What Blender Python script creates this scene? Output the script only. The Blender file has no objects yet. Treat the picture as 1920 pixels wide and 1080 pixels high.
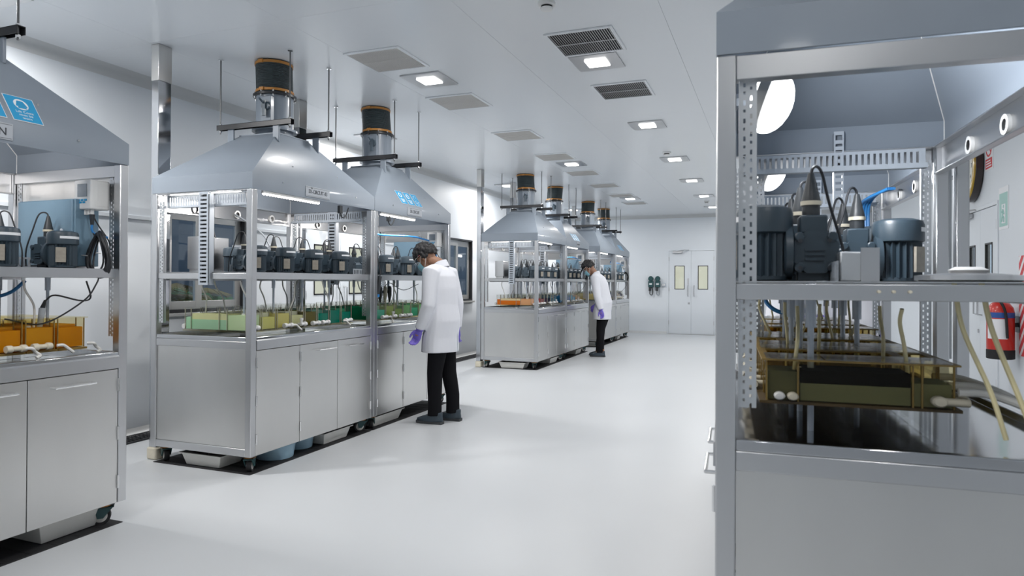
import bpy, bmesh, math, random
from math import pi, sin, cos, radians as R, atan2, sqrt
from mathutils import Vector, Matrix, Euler
random.seed(7)
S = bpy.context.scene
COL = S.collection

# ------------------------------------------------------------------ camera, world, exposure
F, CX, CY = 1253.79, 964.3, 520.86
YAW, PITCH, ROLL, CAMH = .3699, .0064, .0048, 1.3155
fw = Vector((-sin(YAW), cos(YAW), 0)); rt = Vector((cos(YAW), sin(YAW), 0)); up = Vector((0, 0, 1))
f2 = fw*cos(PITCH) + up*sin(PITCH); u2 = up*cos(PITCH) - fw*sin(PITCH)
r3 = rt*cos(ROLL) + u2*sin(ROLL); u3 = u2*cos(ROLL) - rt*sin(ROLL)
cd = bpy.data.cameras.new('camera'); cam = bpy.data.objects.new('camera', cd); COL.objects.link(cam)
M = Matrix((r3, u3, -f2)).transposed().to_4x4(); M.translation = (0, 0, CAMH); cam.matrix_world = M
cd.sensor_width = 36; cd.lens = F*36/1920
cd.shift_x = -(CX-960)/1920; cd.shift_y = (CY-540)/1920
cd.dof.use_dof = True; cd.dof.focus_distance = 6.6; cd.dof.aperture_fstop = 5.0
cd.clip_start = .02; cd.clip_end = 100
S.camera = cam
S.view_settings.view_transform = 'Standard'; S.view_settings.look = 'None'
S.view_settings.gamma = 1; S.view_settings.use_curve_mapping = False
S.view_settings.exposure = -0.84
S.cycles.max_bounces = 10; S.cycles.diffuse_bounces = 5; S.cycles.glossy_bounces = 5
S.cycles.transparent_max_bounces = 40; S.cycles.transmission_bounces = 4
S.cycles.caustics_reflective = False; S.cycles.caustics_refractive = False
S.cycles.sample_clamp_indirect = 6
W = bpy.data.worlds.new('sky'); S.world = W; W.use_nodes = True
W.node_tree.nodes['Background'].inputs[0].default_value = (.62, .74, .9, 1)
W.node_tree.nodes['Background'].inputs[1].default_value = 2.2
LAMP_W = 32; HOOD_W = 18
ZC, XL, XR, YW, YBK = 3.06, -5.07, 2.12, 17.49, -3.2
def area(name, loc, sx, sy, w, col=(1, .98, .96), rot=(0, 0, 0), parent=None):
    l = bpy.data.lights.new(name, 'AREA'); l.shape = 'RECTANGLE'; l.size = sx; l.size_y = sy
    l.energy = w; l.color = col
    o = bpy.data.objects.new(name, l); COL.objects.link(o); o.location = loc; o.rotation_euler = rot
    if parent: o.parent = parent
    return o
LAMP_R = [(-1.3, y) for y in (.8, 2.97, 5.14, 7.4, 9.58, 11.67, 13.82, 15.9)]
LAMP_L = [(-2.77, y) for y in (.75, 5.1, 9.46, 13.76)]
LAMP_W2 = [(-4.48, y) for y in (2.6, 6.9, 11.2, 15.45)]
LAMP_FILL = [(.55, y) for y in (-1.6, .5, 6.4, 10.6, 14.4)] + [(-1.3, -1.6), (-2.77, -1.8), (-4.2, -1.0)]  # unseen lamps added as fill, one of them for the close right-hand hood
LAMPS = LAMP_R + LAMP_L + LAMP_W2 + LAMP_FILL
for x, y in LAMPS:
    area('ceiling_lamp_light', (x, y, ZC-.035), .2, .2, LAMP_W*(2.7 if x == -4.48 else .6 if x == .55 and y > 1 else .45 if x == .55 and y > 0 else .25 if y < 0 else 1))

# ------------------------------------------------------------------ materials
def mat(name, col, rough=.5, metal=0., noise=.04, nscale=6., coat=0., spec=.5, emit=None, es=0., stretch=None, rnoise=0., bump=0.):
    m = bpy.data.materials.new(name); m.use_nodes = True; nt = m.node_tree; N = nt.nodes; L = nt.links
    p = N['Principled BSDF']
    p.inputs['Roughness'].default_value = rough; p.inputs['Metallic'].default_value = metal
    p.inputs['Coat Weight'].default_value = coat; p.inputs['Coat Roughness'].default_value = .08
    p.inputs['Specular IOR Level'].default_value = spec
    p.inputs['Base Color'].default_value = (*col, 1)
    if emit: p.inputs['Emission Color'].default_value = (*emit, 1); p.inputs['Emission Strength'].default_value = es
    if noise or rnoise or bump:
        tc = N.new('ShaderNodeTexCoord'); mp = N.new('ShaderNodeMapping'); nz = N.new('ShaderNodeTexNoise')
        L.new(tc.outputs['Object'], mp.inputs[0]); L.new(mp.outputs[0], nz.inputs['Vector'])
        if stretch: mp.inputs['Scale'].default_value = stretch
        nz.inputs['Scale'].default_value = nscale; nz.inputs['Detail'].default_value = 4
    if noise:
        mx = N.new('ShaderNodeMixRGB'); mx.blend_type = 'MULTIPLY'; mx.inputs[0].default_value = 1
        cr = N.new('ShaderNodeMapRange'); cr.inputs[3].default_value = 1-noise*2; cr.inputs[4].default_value = 1+noise*1.0
        L.new(nz.outputs[0], cr.inputs[0]); mx.inputs[1].default_value = (*col, 1)
        L.new(cr.outputs[0], mx.inputs[2]); L.new(mx.outputs[0], p.inputs['Base Color'])
    if rnoise:
        rr = N.new('ShaderNodeMapRange'); rr.inputs[3].default_value = max(.02, rough-rnoise); rr.inputs[4].default_value = rough+rnoise
        L.new(nz.outputs[0], rr.inputs[0]); L.new(rr.outputs[0], p.inputs['Roughness'])
    if bump:
        b = N.new('ShaderNodeBump'); b.inputs['Strength'].default_value = bump; b.inputs['Distance'].default_value = .01
        L.new(nz.outputs[0], b.inputs['Height']); L.new(b.outputs[0], p.inputs['Normal'])
    return m
def clear(name, tint, gl=.12, rough=.03):
    m = bpy.data.materials.new(name); m.use_nodes = True; nt = m.node_tree; N = nt.nodes; L = nt.links
    N.remove(N['Principled BSDF']); out = N['Material Output']
    t = N.new('ShaderNodeBsdfTransparent'); t.inputs[0].default_value = (*tint, 1)
    g = N.new('ShaderNodeBsdfGlossy'); g.inputs['Roughness'].default_value = rough
    lw = N.new('ShaderNodeLayerWeight'); lw.inputs[0].default_value = .5
    pw = N.new('ShaderNodeMath'); pw.operation = 'POWER'; pw.inputs[1].default_value = 4
    L.new(lw.outputs['Facing'], pw.inputs[0])
    ad = N.new('ShaderNodeMath'); ad.operation = 'MULTIPLY_ADD'; ad.inputs[1].default_value = .4; ad.inputs[2].default_value = gl; ad.use_clamp = True
    L.new(pw.outputs[0], ad.inputs[0])
    mx = N.new('ShaderNodeMixShader'); L.new(ad.outputs[0], mx.inputs[0]); L.new(t.outputs[0], mx.inputs[1]); L.new(g.outputs[0], mx.inputs[2])
    L.new(mx.outputs[0], out.inputs[0]); return m
def liquid(name, col, see=.25):
    m = bpy.data.materials.new(name); m.use_nodes = True; nt = m.node_tree; N = nt.nodes; L = nt.links
    N.remove(N['Principled BSDF']); out = N['Material Output']
    d = N.new('ShaderNodeBsdfDiffuse'); d.inputs[0].default_value = (*col, 1)
    t = N.new('ShaderNodeBsdfTranslucent'); t.inputs[0].default_value = (*col, 1)
    tr = N.new('ShaderNodeBsdfTransparent'); tr.inputs[0].default_value = (*[c**.5 for c in col], 1)
    a = N.new('ShaderNodeMixShader'); a.inputs[0].default_value = .35
    b = N.new('ShaderNodeMixShader'); b.inputs[0].default_value = see
    L.new(d.outputs[0], a.inputs[1]); L.new(t.outputs[0], a.inputs[2]); L.new(a.outputs[0], b.inputs[1]); L.new(tr.outputs[0], b.inputs[2])
    L.new(b.outputs[0], out.inputs[0]); return m
def emis(name, col, s):
    m = bpy.data.materials.new(name); m.use_nodes = True; nt = m.node_tree; N = nt.nodes
    N.remove(N['Principled BSDF']); e = N.new('ShaderNodeEmission'); e.inputs[0].default_value = (*col, 1); e.inputs[1].default_value = s
    nt.links.new(e.outputs[0], N['Material Output'].inputs[0]); return m
K = dict(
    floor=mat('epoxy_floor', (.62, .64, .66), .36, 0, .025, 1.5, spec=.4, rnoise=.06),
    ceil=mat('ceiling_panel_paint', (.86, .885, .91), .24, 0, .015, .8, spec=.5),
    wall=mat('wall_panel_paint', (.74, .78, .82), .48, 0, .015, 1.2),
    cove=mat('cove_trim_paint', (.6, .61, .61), .4, 0, .02, 2),
    steel=mat('brushed_steel', (.6, .605, .615), .3, 1, .02, 2, rnoise=.03),
    panel=mat('sheet_steel', (.69, .685, .67), .3, 1, .05, 2.2, stretch=(1.5, 1.5, .6), rnoise=.06, bump=.03),
    worktop=mat('polished_steel', (.55, .56, .58), .1, 1, .05, 4, rnoise=.05),
    hood=mat('blue_grey_paint', (.255, .295, .345), .36, 0, .05, 4, coat=.15, rnoise=.06),
    trunk=mat('grey_plastic_trunking', (.5, .55, .61), .45, 0, .02),
    galv=mat('perforated_zinc', (.62, .64, .66), .35, .8, .05, 9),
    black=mat('black_paint', (.016, .017, .02), .4, 0, .05),
    rubber=mat('black_rubber', (.014, .014, .016), .7, 0, .08, 9),
    flex=mat('ribbed_duct_fabric', (.045, .06, .065), .6, 0, .1, 14),
    orange=mat('orange_band', (.55, .24, .05), .45, 0, .08, 12),
    motor=mat('motor_grey_paint', (.08, .112, .14), .36, 0, .07, 20),
    motord=mat('motor_dark_paint', (.038, .06, .08), .38, 0, .07, 20),
    plug=mat('black_plug', (.03, .035, .04), .45),
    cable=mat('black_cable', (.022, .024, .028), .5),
    greyc=mat('grey_cable', (.3, .33, .36), .5),
    blueh=mat('blue_hose', (.03, .22, .55), .4),
    white=mat('white_plastic', (.8, .8, .79), .4, 0, .02),
    cream=mat('cream_fitting', (.76, .7, .56), .45, 0, .08, 25),
    tubew=mat('translucent_tube', (.88, .87, .83), .35, 0, .03),
    tubey=mat('yellowed_tube', (.84, .75, .44), .35, 0, .06, 20),
    rodb=mat('stirrer_rod', (.5, .56, .64), .35, .2, .03),
    stain=mat('stained_edge', (.34, .22, .05), .4, 0, .3, 18),
    staind=mat('dark_stained_edge', (.09, .055, .015), .4, 0, .3, 18),
    edge=mat('acrylic_edge', (.42, .4, .3), .35, 0, .2, 14),
    teal=mat('teal_caster', (.02, .075, .08), .45, 0, .06),
    rod=mat('hanger_rod_steel', (.16, .165, .17), .4, .7, .05),
    chrome=mat('chrome', (.8, .8, .8), .15, 1, .02),
    wheel=mat('wheel_hub', (.68, .66, .62), .4, 0, .1, 30),
    cab=mat('control_cabinet_blue', (.2, .32, .42), .4, 0, .04),
    screen=mat('grey_screen', (.22, .26, .3), .2, 0, .1, 12),
    band=mat('blue_band', (.03, .1, .35), .35, 0, .02),
    sign=mat('sign_blue', (.02, .33, .62), .4, 0, .02),
    signw=mat('sign_white', (.85, .86, .88), .45, 0, .01),
    plate=mat('name_plate', (.45, .48, .52), .4, .2, .03),
    ink=mat('ink', (.03, .035, .045), .5, 0, 0),
    red=mat('red_paint', (.55, .03, .02), .3, 0, .04, coat=.2),
    redp=mat('red_print', (.65, .05, .06), .5, 0, .02),
    green=mat('green_print', (.38, .62, .57), .5, 0, .02),
    yellow=mat('yellow_rim', (.52, .32, .02), .25, 0, .15, 8, coat=.4),
    brown=mat('dark_brown_case', (.025, .014, .012), .35, 0, .05, coat=.3),
    dial=mat('clock_dial', (.76, .75, .68), .5, 0, .02),
    bluetub=mat('blue_tub', (.36, .55, .68), .35, 0, .05, 5),
    tray=mat('white_tray', (.74, .73, .69), .45, 0, .07, 8),
    alu=mat('window_aluminium', (.5, .5, .49), .35, .6, .04),
    rust=mat('rusty_nameplate', (.42, .38, .32), .5, .3, .25, 26),
    coat=mat('lab_coat_cotton', (.8, .81, .86), .8, 0, .02, 4, spec=.2),
    black_cloth=mat('black_trousers', (.008, .008, .01), .85, 0, .1, 8, spec=.15),
    skin=mat('skin', (.36, .19, .12), .5, 0, .08, 12),
    hair=mat('black_hair', (.012, .011, .012), .5, 0, .2, 60),
    mask=mat('mask_blue', (.34, .66, .78), .7, 0, .04, 20),
    glove=mat('violet_glove', (.2, .15, .62), .45, 0, .05, 20),
    shoe=mat('shoe_leather', (.045, .065, .085), .5, 0, .12, 15),
    sole=mat('shoe_sole', (.05, .055, .06), .6, 0, .1),
    ankle=mat('orange_sock', (.5, .2, .06), .7),
    leaf=mat('palm_leaf', (.09, .24, .05), .5, 0, .3, 5),
    leafd=mat('orange_tinged_leaf', (.36, .24, .06), .5, 0, .3, 5),
    soil=mat('soil', (.05, .04, .03), .9, 0, .2, 4),
    far=mat('neighbour_wall', (.1, .125, .16), .8, 0, .15, 1.5),
    blind=mat('cream_blind', (.8, .72, .52), .7, 0, .02),
    beige=mat('shelf_beige', (.62, .63, .62), .5),
    louv=mat('beige_louvre', (.62, .6, .57), .5),
)
K['glass'] = clear('window_glass', (.86, .92, .95), .07)
K['lens'] = clear('goggle_lens', (.85, .88, .92), .12, .06)
K['acry'] = clear('clear_acrylic', (.985, .987, .98), .014)
K['cover'] = clear('acrylic_cover', (.96, .965, .96), .16, .12)
K['acrys'] = clear('amber_stained_acrylic', (.96, .93, .82), .012)
K['lamp'] = emis('lamp_diffuser', (1, .985, .95), 14)
K['led'] = emis('led_strip', (1, .95, .9), 14)
K['bulk'] = emis('bulkhead_glow', (.97, .98, 1), 7)
K['lit'] = emis('lit_room_beyond', (1, .9, .68), 1.5)

# ------------------------------------------------------------------ mesh builder
class MB:
    def __init__(s): s.v = []; s.f = []; s.m = []
    def add(s, vs, fs, mi=0):
        b = len(s.v); s.v += [tuple(v) for v in vs]
        for f in fs: s.f.append([b+i for i in f]); s.m.append(mi)
        return s
    def box(s, x0, y0, z0, x1, y1, z1, mi=0):
        if x0 > x1: x0, x1 = x1, x0
        if y0 > y1: y0, y1 = y1, y0
        if z0 > z1: z0, z1 = z1, z0
        return s.add([(x0, y0, z0), (x1, y0, z0), (x1, y1, z0), (x0, y1, z0), (x0, y0, z1), (x1, y0, z1), (x1, y1, z1), (x0, y1, z1)],
                     [(0, 3, 2, 1), (4, 5, 6, 7), (0, 1, 5, 4), (1, 2, 6, 5), (2, 3, 7, 6), (3, 0, 4, 7)], mi)
    def hexa(s, b, t, mi=0):
        return s.add(list(b)+list(t), [(0, 3, 2, 1), (4, 5, 6, 7), (0, 1, 5, 4), (1, 2, 6, 5), (2, 3, 7, 6), (3, 0, 4, 7)], mi)
    def loft(s, rings, mi=0, caps=True, closed=True):
        n = len(rings[0]); vs = [p for r in rings for p in r]; fs = []
        for i in range(len(rings)-1):
            for j in range(n if closed else n-1):
                k = (j+1) % n; fs.append((i*n+j, i*n+k, (i+1)*n+k, (i+1)*n+j))
        if caps: fs.append(tuple(range(n-1, -1, -1))); fs.append(tuple((len(rings)-1)*n+j for j in range(n)))
        return s.add(vs, fs, mi)
    def tube(s, pts, r, n=8, mi=0, caps=True):
        pts = [Vector(p) for p in pts]; rs = r if isinstance(r, (list, tuple)) else [r]*len(pts)
        rings = []; t0 = (pts[1]-pts[0]).normalized(); u = t0.orthogonal().normalized()
        for i, p in enumerate(pts):
            a = pts[max(i-1, 0)]; b = pts[min(i+1, len(pts)-1)]; t = (b-a).normalized()
            u = (u - t*u.dot(t))
            u = u.normalized() if u.length > 1e-6 else t.orthogonal().normalized()
            w = t.cross(u)
            rings.append([p+(u*cos(2*pi*j/n)+w*sin(2*pi*j/n))*rs[i] for j in range(n)])
        return s.loft(rings, mi, caps)
    def cyl(s, p0, p1, r0, r1=None, n=16, mi=0): return s.tube([p0, p1], [r0, r0 if r1 is None else r1], n, mi)
    def lathe(s, prof, c=(0, 0, 0), n=20, mi=0, axis='z', caps=True):
        rings = []
        for r, h in prof:
            ring = []
            for j in range(n):
                a = 2*pi*j/n; x, y = r*cos(a), r*sin(a)
                ring.append(Vector(c)+Vector((x, y, h) if axis == 'z' else (h, x, y) if axis == 'x' else (y, h, x)))
            rings.append(ring)
        return s.loft(rings, mi, caps)
    def ell(s, c, rx, ry, rz, n=14, mi=0, mtx=None):
        k = n//2; rings = []
        for i in range(k+1):
            a = -pi/2+pi*i/k; a = max(-pi/2+.05, min(pi/2-.05, a))
            ring = [Vector((rx*cos(a)*cos(2*pi*j/n), ry*cos(a)*sin(2*pi*j/n), rz*sin(a))) for j in range(n)]
            rings.append([(mtx @ p if mtx else p)+Vector(c) for p in ring])
        return s.loft(rings, mi)
    def xf(s, mtx):
        s.v = [tuple(mtx @ Vector(v)) for v in s.v]; return s
    def mesh(s, name, mats, angle=35):
        me = bpy.data.meshes.new(name); me.from_pydata(s.v, [], s.f)
        for m in (mats if isinstance(mats, (list, tuple)) else [mats]): me.materials.append(K[m] if isinstance(m, str) else m)
        me.polygons.foreach_set('material_index', s.m); me.polygons.foreach_set('use_smooth', [True]*len(s.f))
        bm = bmesh.new(); bm.from_mesh(me); bmesh.ops.recalc_face_normals(bm, faces=bm.faces); bm.to_mesh(me); bm.free()
        me.set_sharp_from_angle(angle=R(angle)); me.update(); return me
def link(name, me, parent=None, loc=None, rot=None, bevel=0):
    o = bpy.data.objects.new(name, me); COL.objects.link(o)
    if parent: o.parent = parent
    if loc: o.location = loc
    if rot: o.rotation_euler = rot
    if bevel:
        b = o.modifiers.new('bevel', 'BEVEL'); b.width = bevel; b.segments = 2; b.limit_method = 'ANGLE'; b.angle_limit = R(40)
    return o
def obj(name, mb, mats, parent=None, bevel=0, loc=None, rot=None, label=None):
    o = link(name, mb.mesh(name, mats), parent, loc, rot, bevel)
    if label: o['label'] = label
    return o
def tag(o, label, cat, group=None):
    o['label'] = label; o['category'] = cat
    if group: o['group'] = group
    return o
def thing(name, label, cat, loc=(0, 0, 0), rotz=0, group=None):
    o = bpy.data.objects.new(name, None); COL.objects.link(o); o.location = loc; o.rotation_euler = (0, 0, rotz)
    o.empty_display_size = .1
    return tag(o, label, cat, group)
def struct(name, mb, m, bevel=0, parent=None):
    o = obj(name, mb, m, parent, bevel)
    o['kind'] = 'structure'; return o
def copy_tree(o, parent=None):
    c = o.copy(); COL.objects.link(c)
    if parent: c.parent = parent
    for ch in list(o.children):
        d = ch.copy(); COL.objects.link(d); d.parent = c
        for g in list(ch.children):
            e = g.copy(); COL.objects.link(e); e.parent = d
    return c
def bez(p, n=14):
    """smooth curve through points (Catmull-Rom)"""
    P = [Vector(q) for q in p]; P = [P[0]*2-P[1]]+P+[P[-1]*2-P[-2]]; out = []
    for i in range(1, len(P)-2):
        a, b, c, d = P[i-1:i+3]
        for k in range(n):
            t = k/n; out.append(.5*((2*b)+(c-a)*t+(2*a-5*b+4*c-d)*t*t+(3*b-a-3*c+d)*t**3))
    out.append(P[-2]); return out
TMP = bpy.data.scenes.new('workshop')
def evaluate(o):
    """the finished mesh of an object after its modifiers, worked out away from the big scene"""
    TMP.collection.objects.link(o); vl = TMP.view_layers[0]; vl.update(); dg = vl.depsgraph; dg.update()
    me = bpy.data.meshes.new_from_object(o.evaluated_get(dg)); bpy.data.objects.remove(o); return me
def text_mb(txt, size, depth=.0006, align='CENTER'):
    cu = bpy.data.curves.new('lettering', 'FONT'); cu.body = txt; cu.size = size; cu.extrude = depth; cu.align_x = align
    cu.resolution_u = 3; cu.space_line = .95
    me = evaluate(bpy.data.objects.new('lettering', cu)); bpy.data.curves.remove(cu)
    mb = MB(); mb.add([v.co for v in me.vertices], [tuple(p.vertices) for p in me.polygons]); bpy.data.meshes.remove(me); return mb
ORD = ['first', 'second', 'third', 'fourth', 'fifth', 'sixth', 'seventh', 'eighth', 'ninth']

# ------------------------------------------------------------------ room shell
struct('floor', MB().box(XL-.1, YBK-.1, -.1, XR+.1, YW+.1, 0), 'floor')
ceil = struct('ceiling', MB().box(XL-.1, YBK-.1, ZC+.012, XR+.1, YW+.1, ZC+.1), 'ceil')
xs = [XL, -4.27, -3.07, -1.87, -.67, .53, 1.73, XR]; ys = [YBK, .2, 3.6, 7.0, 10.4, 13.8, YW]
for i in range(len(xs)-1):
    for j in range(len(ys)-1):
        obj('ceiling_panel', MB().box(xs[i]+.0009, ys[j]+.0009, ZC, xs[i+1]-.0009, ys[j+1]-.0009, ZC+.0115), 'ceil', ceil)
def wall_x(name, x0, x1, holes):
    mb = MB(); cuts = sorted(holes); y = YBK-.1
    for a, b, z0, z1 in cuts:
        mb.box(x0, y, 0, x1, a, ZC)
        if z0 > .001: mb.box(x0, a, 0, x1, b, z0)
        mb.box(x0, a, z1, x1, b, ZC); y = b
    mb.box(x0, y, 0, x1, YW+.1, ZC); return struct(name, mb, 'wall')
W1 = (4.42, 5.42, 1.02, 2.0); W2 = (9.75, 10.96, .98, 2.06); D2 = (6.36, 7.72, 0, 2.13)
wl = wall_x('wall_left', XL-.1, XL, [W1, W2, D2])
D3 = (8.1, 9.32, 0, 2.13)
wr = wall_x('wall_right', XR, XR+.1, [D3])
D1 = (-2.515, -1.395, 0, 2.135)
mb = MB(); mb.box(XL-.1, YW, 0, D1[0], YW+.1, ZC); mb.box(D1[1], YW, 0, XR+.1, YW+.1, ZC); mb.box(D1[0], YW, D1[3], D1[1], YW+.1, ZC)
wb = struct('wall_back', mb, 'wall')
struct('wall_front', MB().box(XL-.1, YBK-.1, 0, XR+.1, YBK, ZC), 'wall')
# cove trims at the ceiling and cove skirtings
def cove(p, q, inward, zc, s, flip):
    mb = MB(); prof = [(0, 0), (s, 0), (s*.62, .12*s), (s*.3, .3*s), (.12*s, .62*s), (0, s)]
    pr = [(d, -h if flip else h) for d, h in prof]
    mb.loft([[Vector(e)+Vector(inward)*d+Vector((0, 0, zc+h)) for d, h in pr] for e in (p, q)]); return mb
struct('trim_1', cove((XL, YBK, 0), (XL, YW, 0), (1, 0, 0), ZC, .085, True), 'cove')
struct('trim_2', cove((XL, YW, 0), (XR, YW, 0), (0, -1, 0), ZC, .085, True), 'cove')
struct('trim_3', cove((XR, YBK, 0), (XR, YW, 0), (-1, 0, 0), ZC, .085, True), 'cove')
struct('trim_4', MB().box(XL, 2.0, 1.834, XL+.014, W1[0]-.06, 1.868).box(XL, W1[1]+.06, 1.834, XL+.014, 6.3, 1.868).box(XL, 7.8, 1.834, XL+.014, 9.7, 1.868), 'wall', .003)
struct('baseboard_left', cove((XL, YBK, 0), (XL, 6.3, 0), (1, 0, 0), 0, .06, False), 'cove')
struct('baseboard_left', cove((XL, 7.78, 0), (XL, YW, 0), (1, 0, 0), 0, .06, False), 'cove')
struct('baseboard_back', cove((XL, YW, 0), (D1[0]-.05, YW, 0), (0, -1, 0), 0, .06, False), 'cove')
struct('baseboard_back', cove((D1[1]+.05, YW, 0), (XR, YW, 0), (0, -1, 0), 0, .06, False), 'cove')
struct('baseboard_right', cove((XR, YBK, 0), (XR, 8.0, 0), (-1, 0, 0), 0, .06, False), 'cove')
struct('baseboard_right', cove((XR, 9.4, 0), (XR, YW, 0), (-1, 0, 0), 0, .06, False), 'cove')

# windows in the left wall
def window(n, w):
    a, b, z0, z1 = w; m = (a+b)/2-.08 if n == 1 else (a+b)/2+.03
    t = bpy.data.objects.new('window_%d' % n, None); COL.objects.link(t); t['kind'] = 'structure'
    t['label'] = ['', 'wide aluminium sliding window behind the pale yellow tanks, plants outside', 'dark-edged sliding window between the two groups of steel workstations'][n]
    g = .012; mb = MB()
    for (y0, y1, h0, h1) in ((a, a+.03, z0, z1), (b-.03, b, z0, z1), (a, b, z0, z0+.03), (a, b, z1-.03, z1)):
        mb.box(XL-.1, y0, h0, XL+.012, y1, h1)
    obj('gasket_frame', mb, 'black', t, label='black edging round the opening')
    for k, (y0, y1, dx) in enumerate(((a+.03, m+.03, -.04), (m-.03, b-.03, -.065))):
        s = MB(); x0, x1 = XL+dx, XL+dx+.025; f = .075
        s.box(x0, y0, z0+.03, x1, y0+f, z1-.03).box(x0, y1-f, z0+.03, x1, y1, z1-.03)
        s.box(x0, y0+f, z0+.03, x1, y1-f, z0+.03+f).box(x0, y0+f, z1-.03-f*1.3, x1, y1-f, z1-.03)
        sa = obj('sash', s, 'alu', t, .002)
        obj('pane', MB().box(x0+.009, y0+f, z0+.03+f, x0+.014, y1-f, z1-.03-f*1.3), 'glass', sa)
    obj('sill', MB().box(XL-.0, a-.03, z0-.03, XL+.05, b+.03, z0-.002), 'alu', t, .003)
window(1, W1); window(2, W2)
# double doors with glazed slots: built in a local frame, x along the wall, y out of the room
def door(n, width, height, loc, rotz, label, ww=.125):
    t = bpy.data.objects.new('door_%d' % n, None); COL.objects.link(t); t.location = loc; t.rotation_euler = (0, 0, rotz)
    t['kind'] = 'structure'; t['label'] = label
    h = width/2; fr = MB().box(-h-.04, -.012, 0, -h, .09, height).box(h, -.012, 0, h+.04, .09, height).box(-h-.04, -.012, height, h+.04, .09, height+.04)
    obj('frame', fr, 'wall', t, .003)
    obj('threshold', MB().box(-h-.03, -.03, 0, h+.03, .09, .008), 'alu', t)
    for s in (-1, 1):
        x0, x1 = (-h+.003, -.002) if s < 0 else (.002, h-.003); c = (x0+x1)/2+(-.02 if s < 0 else .02)*.5
        lf = MB(); z0, z1 = 1.15, 1.755
        lf.box(x0, 0, .01, c-ww, .045, height-.004).box(c+ww, 0, .01, x1, .045, height-.004)
        lf.box(c-ww, 0, .01, c+ww, .045, z0).box(c-ww, 0, z1, c+ww, .045, height-.004)
        leaf = obj('door_leaf', lf, 'wall', t)
        b = .016; wf = MB().box(c-ww, -.006, z0, c-ww+b, .04, z1).box(c+ww-b, -.006, z0, c+ww, .04, z1).box(c-ww, -.006, z0, c+ww, .04, z0+b).box(c-ww, -.006, z1-b, c+ww, .04, z1)
        obj('window_frame', wf, 'black', leaf)
        obj('pane', MB().box(c-ww+b, .006, z0+b, c+ww-b, .01, z1-b), 'glass', leaf)
        obj('blind', MB().box(c-ww, .055, z0-.02, c+ww, .06, z1+.02), 'lit', leaf, label='lit room behind the glass')
        hx = -.075*(-s)*1.0
        pull = MB().tube([(hx, -.002, .98), (hx, -.045, .99), (hx, -.045, 1.24), (hx, -.002, 1.25)], .009, 8)
        obj('pull_handle', pull, 'steel', leaf)
        xe = x0 if s < 0 else x1
        for z in (.25, 1.1, 1.88): obj('hinge', MB().box(xe-.008, -.012, z, xe+.008, .001, z+.1), 'steel', leaf)
        if s < 0:
            obj('lock_cylinder', MB().lathe([(.022, -.012), (.022, .002)], (-.055, 0, .8), 14, axis='y'), 'steel', leaf)
            obj('push_plate', MB().box(-.09, -.004, 1.27, -.06, .001, 1.43), 'steel', leaf)
    cl = MB().box(-h+.1, -.06, height-.06, -h+.34, -.002, height-.01)
    cz = obj('door_closer', cl, 'steel', t, .006)
    obj('closer_arm', MB().tube([(-h+.22, -.05, height-.005), (-h+.4, -.16, height+.012), (-h+.5, -.02, height+.015)], .009, 6), 'steel', cz)
    return t
door(1, 1.12, 2.135, ((D1[0]+D1[1])/2, YW, 0), 0, 'white double door in the end wall with two glazed slots')
door(2, 1.36, 2.13, (XL, (D2[0]+D2[1])/2, 0), R(90), 'white double door in the wall behind the green tanks', .175)
door(3, 1.22, 2.13, (XR, (D3[0]+D3[1])/2, 0), R(-90), 'white double door below the wall clock')

# outside: overgrown strip and the neighbour's wall, seen through the windows
struct('ground', MB().box(-12, 0, -.25, XL-.1, 45, -.15), 'soil')
struct('exterior_wall', MB().box(-9.3, 0, -.2, -9.1, 45, 7), 'far')
def palm(loc, h, n, seed, label, m='leaf'):
    rr = random.Random(seed); t = thing('potted_palm' if 0 else 'palm_plant', label, 'plant', loc, rr.random()*6, None)
    obj('stem', MB().tube([(0, 0, 0), (.02, .01, h*.5), (0, 0, h)], [.05, .04, .03], 8), 'brown', t)
    for k in range(n):
        a = k*2.4+rr.random()*.4; L = .55+.25*rr.random(); el = .5+.7*rr.random(); mb = MB(); pts = []
        for i in range(11):
            q = i/10; d = L*q; pts.append(Vector((d*cos(el)*1, 0, d*sin(el)-.75*q*q*L)))
        mb.tube(pts, [.008*(1-.8*i/10) for i in range(11)], 4)
        for i in range(1, 11):
            for s in (-1, 1):
                for dd in (0, .5):
                    p = pts[i-1].lerp(pts[i], dd); l = .3*sin(pi*(.12+.85*(i+dd)/12))
                    tip = p+Vector((l*.55, s*l, -l*.25)); mb.add([p+Vector((-.012, 0, 0)), p+Vector((.014, 0, .006)), tip, ], [(0, 1, 2)])
        mb.xf(Matrix.Translation((0, 0, h)) @ Matrix.Rotation(a, 4, 'Z'))
        obj('frond', mb, m if k % 5 else 'leafd', t)
    return t
palm((-6.05, 5.2, -.15), 1.22, 17, 1, 'low palm with drooping green fronds close outside the window, left of its mullion')
palm((-6.3, 6.25, -.15), 1.1, 12, 2, 'second palm outside the window, smaller and right of its mullion')
palm((-7.4, 6.9, -.15), 1.2, 12, 3, 'taller palm farther from the window against the dark neighbouring wall')
palm((-6.1, 12.9, -.15), .95, 10, 4, 'palm outside the dark-edged window between the workstation groups')

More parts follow.
